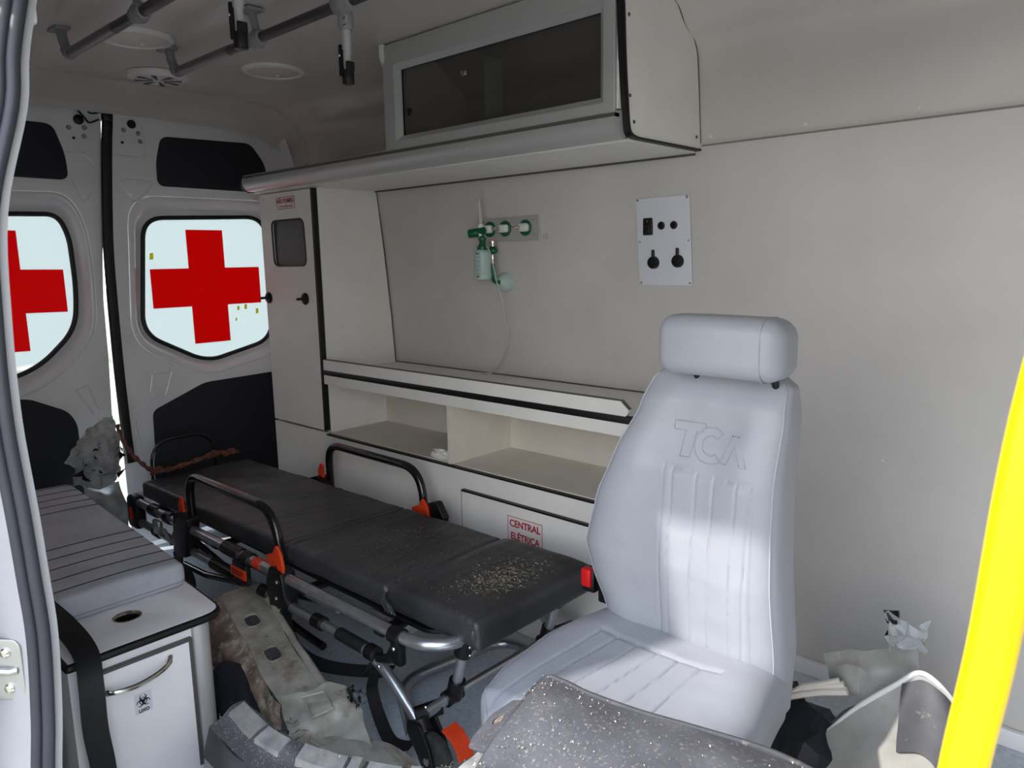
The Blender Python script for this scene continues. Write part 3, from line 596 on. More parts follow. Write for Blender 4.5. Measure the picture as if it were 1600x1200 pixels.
# ================================================================== GAS OUTLET RAIL, HUMIDIFIER, TUBE
wy = lambda z: 2.205 if z < 0.6 else (2.203-(z-0.83)*0.06 if z < 1.05 else 2.19-(z-1.05)*0.09 if z < 1.33 else 2.165-(z-1.33)*0.122)
ga = thing('gas_outlet_rail', 'steel wall rail with three green and white oxygen outlets', 'outlet', (-1.98, 2.15, 1.41))
m = MB(); m.plate([(-2.125, 1.366), (-1.838, 1.366), (-1.838, 1.453), (-2.125, 1.453)], (), 0.006, (0, 2.146, 0), Xp, Zp, 0.001); m.build('face_plate', 'alum', ga)
m = MB(); m.box((-1.842, 2.14, 1.366), (-1.836, 2.162, 1.453)); m.box((-1.838, 2.158, 1.366), (-1.806, 2.162, 1.453)); m.build('mounting_flange', 'alum', ga)
m = MB(); m.box((-2.125, 2.14, 1.366), (-2.120, 2.16, 1.453)); m.build('mounting_flange', 'alum', ga)
for x in (-2.085, -2.002, -1.898):
    v = MB().lathe((x, 2.141, 1.411), Yn, [(0.030, 0), (0.030, 0.006), (0.026, 0.010)], 24).build('outlet_ring', 'green', ga)
    m = MB(); m.box((x-0.020, 2.112, 1.396), (x+0.026, 2.134, 1.427), 0.009, 3); m.build('outlet_body', 'plast', v)
    m = MB(); m.cyl((x-0.010, 2.116, 1.411), (x-0.010, 2.100, 1.411), 0.009, 14); m.cyl((x-0.010, 2.10, 1.411), (x-0.010, 2.078, 1.411), 0.006, 14, 0.001); m.build('nozzle', 'chrome', v)
for x, z in [(-1.856, 1.438), (-1.856, 1.382), (-2.118, 1.438)]: screw((x, 2.140, z), Yn, 0.005, 'chrome', ga)
fl = thing('oxygen_humidifier', 'green capped oxygen flowmeter with a translucent humidifier bottle at the rail', 'humidifier', (-2.14, 2.10, 1.20))
fx, fy = -2.078, 2.088
m = MB(); m.cyl((fx+0.012, 2.085, 1.405), (fx-0.012, 2.085, 1.405), 0.014, 14); m.cyl((fx-0.02, fy, 1.40), (fx-0.055, fy-0.02, 1.395), 0.017, 16, 0.004); m.lathe((fx, fy, 1.365), Zp, [(0.006, 0), (0.016, 0.004), (0.016, 0.014), (0.008, 0.018), (0.008, 0.03)], 16); m.build('valve_body', 'green', fl)
m = MB(); m.lathe((fx, fy, 1.338), Zp, [(0.022, -0.006), (0.022, 0.006), (0.014, 0.016), (0.010, 0.035)], 20); m.build('bottle_cap', 'green', fl)
m = MB(); m.lathe((fx-0.004, fy, 1.385), (-0.06, 0, 1), [(0.010, 0), (0.012, 0.01), (0.011, 0.045)], 16); m.build('meter_base', 'plast', fl)
m = MB(); m.lathe((fx-0.006, fy, 1.43), (-0.07, 0, 1), [(0.008, 0), (0.007, 0.07), (0.003, 0.10)], 16); m.build('flow_tube', 'vinyltube', fl)
bt = MB().lathe((fx, fy, 1.216), Zp, [(0.020, 0), (0.033, 0.003), (0.035, 0.012), (0.035, 0.022), (0.033, 0.026), (0.034, 0.09), (0.031, 0.108), (0.022, 0.116), (0.02, 0.12)], 28).build('bottle', 'bottle', fl)
m = MB()
for k in range(5): m.box((fx+0.004, fy-0.0356, 1.240+k*0.016), (fx+0.020, fy-0.0330, 1.2412+k*0.016))
m.text('MAX', 0.009, (fx+0.008, fy-0.036, 1.318)); m.text('MIN', 0.008, (fx+0.008, fy-0.036, 1.230)); m.build('graduation_marks', 'greenprint', bt)
m = MB(); m.lathe((fx, fy, 1.220), Zp, [(0.031, 0), (0.031, 0.03)], 20); m.build('water', 'bottle', fl)
hv = thing('suction_valve', 'chrome topped green valve with a bent green hose below the rail', 'valve', (-2.07, 2.12, 1.35))
m = MB(); m.lathe((-2.048, 2.115, 1.315), Zp, [(0.008, 0), (0.018, 0.008), (0.019, 0.02), (0.010, 0.03)], 16); m.build('valve_body', 'green', hv)
m = MB(); m.lathe((-2.048, 2.115, 1.343), Zp, [(0.006, 0), (0.006, 0.012), (0.014, 0.014), (0.014, 0.022), (0.010, 0.025)], 16); m.cyl((-2.048, 2.115, 1.315), (-2.048, 2.113, 1.265), 0.004, 10); m.build('chrome_knob', 'chrome', hv)
m = MB(); m.tube(catmull([(-2.048, 2.113, 1.28), (-2.050, 2.112, 1.25), (-2.046, 2.112, 1.225), (-2.036, 2.112, 1.210), (-2.018, 2.118, 1.207)], 6), 0.008, 12); m.build('green_hose', 'green', hv)
sc2 = tag(MB().lathe((-2.035, 2.178, 1.205), (0, -1, 0.05), [(0.040, 0), (0.040, 0.006), (0.032, 0.03), (0.020, 0.046), (0.012, 0.052)], 28).build('suction_cup', 'bottle', origin=(-2.022, 2.17, 1.19)), 'round translucent plastic disc against the wall behind the green hose', 'disc')
m = MB(); m.tube(catmull([(-2.062, 2.09, 1.352), (-2.045, 2.08, 1.345), (-2.025, 2.085, 1.30), (-2.01, 2.09, 1.22), (-1.99, 2.10, 1.14), (-1.995, 2.12, 1.06), (-2.01, 2.15, 0.98), (-2.07, 2.17, 0.88), (-2.12, 2.18, 0.84), (-2.16, 2.15, 0.830)], 10), 0.0032, 8)
tag(m.build('clear_tube', 'vinyltube', origin=(-2.12, 2.09, 0.83)), 'long clear plastic tube hanging from the humidifier to the worktop', 'tube')

# ================================================================== SWITCH PANEL
spn = thing('switch_panel', 'white switch plate with black rocker, buttons and two black caps on the wall', 'panel', (-1.31, 2.16, 1.35))
zt, zb2 = 1.487, 1.202
def wp(x, z, d=0.0): return Vector((x, wy(z)-0.004-d, z))
Vp = (Vector((0, wy(zt), zt))-Vector((0, wy(zb2), zb2))).normalized()
m = MB(); m.plate(uv([(-1.412, 0.0), (-1.213, 0.0), (-1.213, 0.285), (-1.412, 0.285)], 0.003), (), 0.003, (0, wy(zb2)-0.003, zb2), Xp, Vp, 0.0008); plt = m.build('plate', 'plate', spn)
for x, z in [(-1.404, 1.479), (-1.221, 1.479), (-1.404, 1.345), (-1.221, 1.345), (-1.404, 1.21), (-1.221, 1.21)]: screw(wp(x, z, 0.003), Yn, 0.004, 'alu', spn)
p = wp(-1.368, 1.392, 0.0); m = MB(); m.box((p.x-0.018, p.y-0.010, 1.366), (p.x+0.018, p.y, 1.422), 0.004); rk = m.build('rocker_switch', 'black', spn)
m = MB(); m.box((p.x-0.012, p.y-0.016, 1.372), (p.x+0.012, p.y-0.008, 1.398), 0.003); m.build('rocker', 'black', rk)
m = MB(); m.text('I', 0.008, (p.x, p.y-0.0105, 1.41)); m.build('mark', 'sticker', rk)
for x in (-1.318, -1.272):
    p = wp(x, 1.395); b_ = MB().lathe(p, Yn, [(0.013, 0), (0.013, 0.006), (0.009, 0.009), (0.008, 0.006), (0.001, 0.006)], 20).build('push_button', 'black', spn)
for x, z in [(-1.352, 1.277), (-1.261, 1.281)]:
    p = wp(x, z); b_ = MB().lathe(p, Yn, [(0.021, 0), (0.021, 0.010), (0.018, 0.016), (0.001, 0.018)], 24).build('socket_cap', 'black', spn)
    MB().box((x-0.006, p.y-0.014, z+0.014), (x+0.005, p.y-0.004, z+0.042), 0.004).build('cap_tab', 'black', b_)
m = MB()
for x, z, w_ in [(-1.366, 1.357, 0.026), (-1.366, 1.352, 0.018), (-1.318, 1.376, 0.026), (-1.271, 1.379, 0.016), (-1.271, 1.373, 0.020), (-1.349, 1.247, 0.016), (-1.262, 1.249, 0.018)]:
    q = wp(x, z, 0.0004); m.box((x-w_/2, q.y-0.0006, z-0.0012), (x+w_/2, q.y, z+0.0012))
m.build('caption_marks', 'blackprint', plt)

# ================================================================== CEILING: lamps, vent, rails, hangers
def lamp(x, y, r, label):
    t = thing('ceiling_lamp', label, 'lamp', (x, y, 2.03), 'round ceiling lamps')
    zc_ = 2.036
    MB().lathe((x, y, zc_), (0, 0, -1), [(r, 0), (r, 0.004), (r*0.97, 0.010), (r*0.86, 0.013), (r*0.84, 0.010), (r*0.83, 0.004)], 40).build('trim_ring', 'plast', t)
    MB().lathe((x, y, zc_), (0, 0, -1), [(r*0.85, 0.002), (r*0.84, 0.008), (r*0.5, 0.012), (0.001, 0.013)], 40).build('lens', 'lens', t)
    MB().lathe((x+0.01, y-0.02, zc_), (0, 0, -1), [(r*0.34, 0.0), (r*0.34, 0.006), (r*0.15, 0.007)], 24).build('lamp_board', 'refl', t)
    MB().box((x-0.03, y+0.02, zc_-0.016), (x-0.01, y+0.035, zc_-0.010), 0.003).build('switch', 'plast', t)
lamp(-2.66, 1.085, 0.118, 'round ceiling lamp beside the grab rail nearest the sliding door')
lamp(-2.75, 1.635, 0.118, 'round ceiling lamp nearest the overhead cabinet')
vt = thing('ceiling_vent', 'round white ceiling vent with radial slots beside the rail end', 'vent', (-3.13, 1.34, 2.03))
vx, vy, vr = -3.12, 1.345, 0.115
MB().lathe((vx, vy, 2.036), (0, 0, -1), [(vr, 0), (vr, 0.004), (vr*0.96, 0.014), (vr*0.80, 0.018), (vr*0.76, 0.022), (0.001, 0.024)], 40).build('grille_disc', 'plast', vt)
for k in range(8):
    a = 2*pi*k/8+0.2; pts = [(vr*0.2, -0.003), (vr*0.74, -0.010), (vr*0.74, 0.010), (vr*0.2, 0.003)]
    Q = [(vx+u*cos(a)-v*sin(a), vy+u*sin(a)+v*cos(a)) for u, v in pts]; m = MB(); m.plate(Q, (), 0.0015, (0, 0, 2.0105), Xp, Yp); m.build('slot', 'grey_edge', vt)
def rail(y, x0, x1, label, joints):
    t = thing('ceiling_grab_rail', label, 'rail', (x0, y, 1.95), 'grey tube rails under the ceiling')
    z = 1.95; MB().cyl((x0, y, z), (x0+0.36, y, z), 0.0155, 18).build('end_tube', 'greytube', t)
    xs = x0+0.36; MB().cyl((xs, y, z), (x1, y, z), 0.0145, 18).build('tube', 'darktube', t)
    br = MB(); br.tube(catmull([(x0+0.0, y, z), (x0-0.02, y, z+0.005), (x0-0.04, y-0.004, z+0.04), (x0-0.05, y-0.006, z+0.086)], 5), [0.019]*8+[0.015]*8, 14); br.box((x0-0.10, y-0.030, z+0.074), (x0-0.02, y+0.016, z+0.084), 0.004); br.build('end_bracket', 'greybrk', t)
    for jx_ in joints:
        m = MB(); m.lathe((jx_-0.03, y, z), Xp, [(0.016, 0), (0.021, 0.002), (0.022, 0.02), (0.026, 0.03), (0.022, 0.04), (0.021, 0.058), (0.016, 0.06)], 20)
        m.tube(catmull([(jx_, y, z+0.01), (jx_-0.005, y-0.004, z+0.05), (jx_-0.01, y-0.01, z+0.086)], 5), 0.011, 12); m.box((jx_-0.05, y-0.035, z+0.074), (jx_+0.02, y+0.02, z+0.084), 0.004)
        m.build('joint_bracket', 'greybrk', t)
    return t
rail(0.885, -2.66, 0.0, 'ceiling grab rail nearest the sliding door, cut off by the top of the photo', [-2.13, -1.2])
rail(1.22, -2.66, 0.0, 'ceiling grab rail in the middle, holding the right-hand drip hanger', [-2.13, -0.9])
def hanger(x, y, z1, label):
    t = thing('drip_hanger', label, 'hanger', (x, y, z1), 'drip hangers on the ceiling rails')
    m = MB(); m.lathe((x-0.035, y, 1.95), Xp, [(0.017, 0), (0.024, 0.003), (0.024, 0.018), (0.028, 0.026), (0.028, 0.044), (0.024, 0.052), (0.024, 0.067), (0.017, 0.07)], 20)
    m.lathe((x, y, 1.945), (0, 0, -1), [(0.016, 0), (0.020, 0.03), (0.021, 0.05), (0.016, 0.062)], 16); m.build('rail_clamp', 'greybrk', t)
    m = MB(); m.cyl((x, y, 1.90), (x, y, z1+0.085), 0.0125, 16); m.build('drop_tube', 'alum', t)
    m = MB(); m.tube([(x+0.028, y-0.028, 1.90), (x+0.045, y-0.03, 1.905), (x+0.045, y-0.03, 1.885), (x+0.028, y-0.028, 1.885)], 0.002, 6); m.build('clip', 'chrome', t)
    m = MB(); m.cyl((x, y, z1+0.035), (x, y, z1), 0.0155, 18, 0.002); m.box((x-0.018, y-0.016, z1+0.02), (x-0.008, y+0.016, z1+0.098), 0.003); m.box((x+0.006, y-0.012, z1+0.03), (x+0.015, y+0.012, z1+0.055), 0.003); m.build('clip_body', 'black', t)
    m = MB(); m.cyl((x-0.001, y, z1+0.03), (x-0.001, y, z1+0.09), 0.010, 14); m.build('inner_tube', 'alum', t)
    screw((x-0.012, y-0.016, z1+0.07), Yn, 0.004, 'chrome', t)
hanger(-1.615, 0.885, 1.764, 'drip hanger pointing down from the rail nearest the sliding door')
hanger(-1.69, 1.22, 1.752, 'drip hanger pointing down from the middle rail, right of the other')

# ================================================================== BENCH CABINET, CUSHION, BELT
bx = -1.772
bc = thing('bench_cabinet', 'low white bench cabinet with black edged top, waste door and cup hole', 'cabinet', (-2.5, 0.62, 0))
topo = uv([(-3.10, 0.445), (-1.765, 0.445), (-1.765, 0.800), (-3.10, 0.865)], [0.001, 0.001, 0.05, 0.001], 6)
hole = [(-1.905+0.032*cos(t*pi/14), 0.622+0.032*sin(t*pi/14)) for t in range(28)]
m = MB(); m.plate(topo, [hole], 0.020, (0, 0, 0.410), Xp, Yp, 0.001); bt_ = m.build('worktop', 'lamb', bc)
m = MB(); m.tube([(a, b, 0.419) for a, b in topo], 0.0105, 8, closed=True); m.build('edge_banding', 'edge', bt_)
m = MB(); n = 28; m.loft([[Vector((-1.905+r*cos(t*2*pi/n), 0.622+r*sin(t*2*pi/n), z)) for t in range(n)] for r, z in [(0.034, 0.4303), (0.0315, 0.4315), (0.031, 0.424), (0.031, 0.422)]], caps=False); m.build('hole_rim', 'rusty', bt_)
m = MB(); m.loft([[Vector((-1.905+r*cos(t*2*pi/n), 0.622+r*sin(t*2*pi/n), z)) for t in range(n)] for r, z in [(0.0312, 0.423), (0.0308, 0.40), (0.0308, 0.33)]], caps=False); m.build('hole_sleeve', 'black', bc)
m = MB(); m.lathe((-1.905, 0.622, 0.33), Zp, [(0.03, 0), (0.03, 0.002)], 16); m.build('hole_base', 'black', bc)
m = MB(); m.box((-3.09, 0.447, 0.0), (-1.80, 0.457, 0.41)); m.build('side_board', 'lamb', bc)
m = MB(); m.plate([(-3.09, 0.765), (-1.80, 0.765), (-1.80, 0.775), (-3.09, 0.835)], (), 0.41, (0, 0, 0), Xp, Yp); m.build('side_board', 'lamb', bc)
m = MB(); m.box((-1.80, 0.447, 0.0), (-1.785, 0.735, 0.408)); m.build('end_board', 'lamb', bc)
m = MB(); m.lathe((-1.805, 0.748, 0.0), Zp, [(0.030, 0), (0.030, 0.408)], 24); m.build('rounded_corner_post', 'alum', bc)
bd = MB().plate(uv([(0.478, 0.03), (0.712, 0.03), (0.712, 0.372), (0.478, 0.372)], 0.002), (), 0.014, (-1.785, 0, 0), Yp, Zp).build('waste_door', 'lamb', bc)
m = MB(); m.box((-1.786, 0.476, 0.3725), (-1.770, 0.714, 0.379)); m.box((-1.786, 0.7125, 0.03), (-1.7715, 0.722, 0.379)); m.build('edge_banding', 'grey_edge', bd)
m = MB(); pth = catmull([(-1.772, 0.508, 0.333), (-1.752, 0.525, 0.330), (-1.742, 0.57, 0.329), (-1.744, 0.62, 0.336), (-1.754, 0.65, 0.344), (-1.772, 0.664, 0.352)], 6)
m.tube(pth, [0.0065 if 4 < i < len(pth)-5 else 0.0085 for i in range(len(pth))], 10); m.build('chrome_handle', 'chrome', bd)
# biohazard mark: three open rings over a centre ring
stb = MB().plate([(0.573, 0.240), (0.613, 0.240), (0.613, 0.292), (0.573, 0.292)], (), 0.0004, (-1.771, 0, 0), Yp, Zp).build('biohazard_sticker', 'plate', bd)
m = MB(); cy_, cz_ = 0.593, 0.270
for k in range(3):
    a = pi/2+k*2*pi/3; ox, oz = cy_+0.0085*cos(a), cz_+0.0085*sin(a); o_, i_ = [], []
    pts = []
    for q in range(0, 17): t = a+0.45+(2*pi-0.9)*q/16; pts.append((ox+0.0085*cos(t), oz+0.0085*sin(t)))
    inn = []
    for q in range(16, -1, -1): t = a+0.45+(2*pi-0.9)*q/16; inn.append((ox+0.0015*cos(a)+0.0058*cos(t), oz+0.0015*sin(a)+0.0058*sin(t)))
    m.plate(pts+inn, (), 0.0004, (-1.7705, 0, 0), Yp, Zp)
R1 = [(cy_+0.0095*cos(t*pi/12), cz_+0.0095*sin(t*pi/12)) for t in range(24)]; R2 = [(cy_+0.0075*cos(t*pi/12), cz_+0.0075*sin(t*pi/12)) for t in range(24)]
m.plate(R1, [R2], 0.0004, (-1.7703, 0, 0), Yp, Zp); m.text('LIXO', 0.011, (-1.7702, cy_, 0.246), U=Yp, V=Zp, bold=0.0004)
m.build('biohazard_mark', 'blackprint', stb)

def roundbox(a, b, r, nx, ny, nz, fn=None, m=None):
    m = m or MB(); a, b = Vector(a), Vector(b); c = (a+b)/2; h = (b-a)/2
    t = bmesh.new(); vd = {}
    def vert(i, j, k):
        key = (i, j, k)
        if key in vd: return vd[key]
        p = Vector((-h.x+2*h.x*i/nx, -h.y+2*h.y*j/ny, -h.z+2*h.z*k/nz)); q = Vector([max(-h[d]+r, min(h[d]-r, p[d])) for d in range(3)])
        d = p-q; p = q+(d.normalized()*r if d.length > 1e-9 else d); p = c+p
        if fn: p = fn(p)
        vd[key] = t.verts.new(p); return vd[key]
    for i in range(nx):
        for j in range(ny):
            for k in (0, nz):
                q = [vert(i, j, k), vert(i+1, j, k), vert(i+1, j+1, k), vert(i, j+1, k)]; t.faces.new(q if k else q[::-1])
    for i in range(nx):
        for k in range(nz):
            for j in (0, ny):
                q = [vert(i, j, k), vert(i+1, j, k), vert(i+1, j, k+1), vert(i, j, k+1)]; t.faces.new(q[::-1] if j else q)
    for j in range(ny):
        for k in range(nz):
            for i in (0, nx):
                q = [vert(i, j, k), vert(i, j+1, k), vert(i, j+1, k+1), vert(i, j, k+1)]; t.faces.new(q if i else q[::-1])
    m.merge(t); return m
# bench cushion with pleat lines
pl_lines = [-2.02, -2.10, -2.18, -2.26, -2.34, -2.70, -2.78, -2.86, -2.94, -3.02]
def fcush(p):
    z = p.z
    if p.z > 0.475:
        z += 0.012*cos((p.y-0.62)/0.17*1.2)*0.6
        for l in pl_lines: z -= 0.002*math.exp(-((p.x-l)/0.006)**2)
    return Vector((p.x, p.y+max(0, (p.y-0.50)/0.30)*max(0, -1.965-p.x)*0.050, z))
cu = thing('bench_cushion', 'long grey vinyl bench cushion with stitched pleats on the low white cabinet', 'cushion', (-2.5, 0.62, 0.43))
roundbox((-3.05, 0.448, 0.430), (-1.965, 0.803, 0.497), 0.022, 460, 20, 6, fcush).build('pad', 'cushion', cu)
for l in pl_lines: MB().tube([tuple(fcush(Vector((l, 0.462+0.33*k/14, 0.497)))+Vector((0, 0, 0.0006))) for k in range(15)], 0.0018, 6).build('pleat_stitching', 'pleat', cu)
m = MB(); pp = uv([(-3.05, 0.450), (-1.967, 0.450), (-1.967, 0.801), (-3.05, 0.855)], 0.02, 4); m.tube([(a, b, 0.448) for a, b in pp], 0.0022, 6, closed=True); m.build('side_seam', 'stitch', cu)
# black belt hanging in front of the bench
m = ribbon([(-2.02, 0.455, 0.505), (-1.85, 0.468, 0.488), (-1.74, 0.475, 0.455), (-1.69, 0.465, 0.40), (-1.685, 0.462, 0.30), (-1.69, 0.470, 0.18), (-1.70, 0.462, 0.02)], 0.050, 0.003, [(0, 1, 0.1), (0, 1, 0.2), (0.25, 1, 0.1), (0.2, 1, 0), (0.15, 1, 0)])
tag(m.build('seat_belt', 'straps2', origin=(-1.70, 0.46, 0.0)), 'wide black belt hanging down in front of the waste door corner', 'belt')

# ================================================================== STRETCHER
s_ = thing('stretcher', 'folded ambulance stretcher with steel tube frame, black side rails and orange latches', 'stretcher', (-2.2, 1.38, 0))
RT = 0.0165
ny_, fy_ = 1.10, 1.668; xh = -3.16
m = MB(); fr = fillet([(-3.11, ny_, 0.350), (-1.285, ny_+0.0, 0.352), (-1.285, fy_, 0.352), (-3.11, fy_, 0.350)], [0, 0.13, 0.10, 0], 8, closed=False)
m.tube(fr, RT, 16); m.build('upper_frame_tube', 'steel', s_)
m = MB(); fr = fillet([(-3.11, ny_, 0.350), (-3.20, ny_+0.01, 0.345), (-3.20, fy_, 0.345), (-3.11, fy_, 0.350)], [0, 0.06, 0.06, 0], 8, closed=False); m.tube(fr, RT*0.95, 14); m.build('head_end_tube', 'plast', s_)
for y, sg in ((ny_, 1), (fy_, -1)):
    m = MB(); m.tube(fillet([(-3.12, y, 0.265), (-1.53, y, 0.262), (-1.36, y, 0.135)], [0, 0.10, 0], 8, closed=False), 0.015, 14); m.build('lower_frame_tube', 'steel', s_)
    m = MB(); m.tube([(-3.05, y+sg*0.035, 0.305), (-1.75, y+sg*0.035, 0.302)], 0.010, 10); m.build('inner_slide_tube', 'steel', s_)
# black sleeves and clamps along the near and far side
def clamp(x, y, z, r, w, nm='clamp'): m = MB(); m.lathe((x-w/2, y, z), Xp, [(RT, 0), (r, 0.003), (r, w-0.003), (RT, w)], 18); return m
for y in (ny_, fy_):
    for (x, w_) in [(-2.93, 0.07), (-2.80, 0.05), (-2.30, 0.12), (-2.20, 0.05), (-1.435, 0.045)]: clamp(x, y, 0.350, 0.023, w_).build('black_clamp', 'black', s_)
    for (x, w_) in [(-2.92, 0.05), (-2.36, 0.20), (-2.10, 0.06), (-1.80, 0.05)]: clamp(x, y, 0.264, 0.021, w_).build('black_clamp', 'black', s_)
    c1 = clamp(-1.545, y, 0.261, 0.022, 0.04).build('black_clamp', 'black', s_)
    # front link plates between upper and lower tubes
    m = MB(); m.box((-1.455, y-0.012, 0.27), (-1.415, y+0.012, 0.345), 0.006); m.tube([(-1.435, y, 0.33), (-1.475, y, 0.27), (-1.52, y, 0.255)], 0.013, 10); m.build('front_link', 'black', s_)
    m = MB(); m.tube([(-1.70, y, 0.263), (-1.58, y, 0.262)], 0.018, 14); m.build('black_tape', 'strap', s_)
    m = MB(); m.plate(uv([(-2.03, 0.235), (-1.955, 0.235), (-1.94, 0.30), (-1.955, 0.375), (-2.02, 0.385), (-2.045, 0.33)], 0.012), (), 0.05, (0, y+0.022, 0), Xp, Zp, 0.004); bpl = m.build('hinge_block', 'black', s_)
    for x, z in [(-1.975, 0.345), (-1.985, 0.29), (-1.975, 0.255)]: screw((x, y-0.029, z), Yn, 0.006, 'chrome', bpl)
    m = MB(); m.plate(uv([(-2.70, 0.235), (-2.62, 0.245), (-2.60, 0.33), (-2.585, 0.40), (-2.64, 0.42), (-2.70, 0.40), (-2.715, 0.31)], 0.015), (), 0.05, (0, y+0.022, 0), Xp, Zp, 0.004); m.build('hinge_block', 'black', s_)
    for x, z, t in [(-1.435, 0.318, 0.012), (-1.50, 0.245, 0.013)]: screw((x, y-t-0.002, z), Yn, 0.006, 'chrome', s_)
# side rails (hoops) with orange latches
def side_rail(y, x0, x1, sgn, label):
    hp = fillet([(x0, y, 0.34), (x0-0.005, y, 0.555), (x1-0.01, y, 0.553), (x1+0.012, y, 0.34)], [0, 0.085, 0.11, 0], 9, closed=False)
    m = MB(); m.tube(hp, 0.0155, 16); hr = m.build('side_rail', 'blacktube', s_)
    k = 0.019*sgn
    m = MB(); m.plate(uv([(x1-0.035, 0.385), (x1-0.005, 0.375), (x1-0.012, 0.34), (x1+0.01, 0.318), (x1+0.045, 0.335), (x1+0.055, 0.39), (x1+0.045, 0.43), (x1+0.02, 0.455), (x1+0.0, 0.425), (x1-0.04, 0.41)], 0.006), (), 0.010, (0, y-k+0.005, 0), Xp, Zp, 0.002)
    lt = m.build('orange_latch', 'orange', s_)
    for a, b in [(0.022, 0.345), (0.018, 0.385)]: screw((x1+a, y-k-0.005, b), Yn, 0.005, 'chrome' if b < 0.36 else 'black', lt)
    m = MB(); m.plate(uv([(x0-0.055, 0.375), (x0-0.03, 0.355), (x0-0.018, 0.40), (x0-0.020, 0.465), (x0-0.04, 0.47), (x0-0.055, 0.44)], 0.006), (), 0.010, (0, y-k+0.005, 0), Xp, Zp, 0.002); m.build('orange_latch', 'orange', s_)
side_rail(1.105, -2.61, -2.01, 1, '')
side_rail(1.685, -2.60, -2.01, 1, '')
m = MB(); m.plate(uv([(-2.03, 0.39), (-1.955, 0.385), (-1.90, 0.37), (-1.885, 0.40), (-1.925, 0.455), (-1.98, 0.435)], 0.012), (), 0.03, (0, 1.70, 0), Xp, Zp, 0.004); m.build('far_hinge_cover', 'black', s_)
# orange band, maker's label plate on the near side
m = MB(); m.lathe((-2.155, ny_, 0.3515), Xp, [(RT, 0), (0.0175, 0.001), (0.0175, 0.047), (RT, 0.048)], 18); m.build('orange_band', 'orange', s_)
m = MB(); m.box((-2.265, ny_-0.034, 0.290), (-2.165, ny_-0.028, 0.325), 0.003); lb = m.build('orange_label', 'orange', s_)
m = MB()
for k, (a, b) in enumerate([(-2.255, -2.205), (-2.20, -2.178), (-2.25, -2.19)]): m.box((a, ny_-0.0346, 0.312-0.010*(k//2)-0.0), (b, ny_-0.034, 0.316-0.010*(k//2)))
m.build('print_lines', 'blackprint', lb)
MB().box((-2.26, ny_-0.03, 0.27), (-2.17, ny_-0.01, 0.34), 0.004).build('label_bracket', 'black', s_)
# mattress deck and cross members
m = MB(); m.plate(uv([(-3.10, 1.17), (-1.40, 1.17), (-1.33, 1.24), (-1.33, 1.60), (-1.40, 1.62), (-3.10, 1.62)], 0.03), (), 0.012, (0, 0, 0.335), Xp, Yp, 0.003); m.build('mattress_deck', 'black', s_)
for x in (-3.0, -2.45, -1.9, -1.52): MB().box((x-0.02, ny_, 0.318), (x+0.02, fy_, 0.333), 0.004).build('cross_bar', 'black', s_)
MB().box((-1.66, 1.18, 0.29), (-1.50, 1.26, 0.322), 0.004).build('deck_bracket', 'steel', s_)
MB().plate(uv([(-1.50, 0.25), (-1.40, 0.27), (-1.40, 0.29), (-1.43, 0.33), (-1.50, 0.33)], 0.006), (), 0.012, (0, 1.375, 0), Xp, Zp).build('red_release_tab', 'red', s_)
MB().plate(uv([(-1.53, 0.255), (-1.42, 0.265), (-1.42, 0.285), (-1.45, 0.335), (-1.53, 0.335)], 0.006), (), 0.012, (0, 1.39, 0), Xp, Zp).build('release_housing', 'black', s_)
# folded leg X frame under the deck
for y in (1.20, 1.58):
    MB().tube([(-2.95, y, 0.24), (-2.10, y, 0.10), (-1.95, y, 0.09)], 0.013, 12).build('folding_leg', 'blacktube', s_)
    MB().tube([(-1.95, y, 0.25), (-2.75, y, 0.10), (-2.95, y, 0.09)], 0.013, 12).build('folding_leg', 'blacktube', s_)
# head end hoop and end guard
m = MB(); m.tube(fillet([(-3.18, 1.195, 0.36), (-3.18, 1.20, 0.565), (-3.18, 1.47, 0.565), (-3.18, 1.47, 0.36)], [0, 0.11, 0.10, 0], 8, closed=False), 0.006, 10); m.build('head_hoop', 'blacktube', s_)
m = MB(); m.plate(uv([(1.205, 0.36), (1.462, 0.36), (1.462, 0.558), (1.21, 0.558)], [0.01, 0.01, 0.10, 0.11], 8), (), 0.004, (-3.182, 0, 0), Yp, Zp); m.build('head_guard', 'dark', s_)
m = MB(); m.box((-3.17, 1.075, 0.235), (-3.08, 1.125, 0.375), 0.02, 3); m.build('corner_bracket', 'black', s_)
m = MB(); m.box((-3.12, 1.068, 0.28), (-3.10, 1.078, 0.33), 0.003); m.build('red_pin', 'red', s_)
m = MB(); m.box((-2.90, 1.07, 0.275), (-2.84, 1.09, 0.33), 0.006); m.cyl((-2.83, 1.085, 0.30), (-2.76, 1.085, 0.26), 0.008, 10); m.build('slide_lock', 'alu', s_)
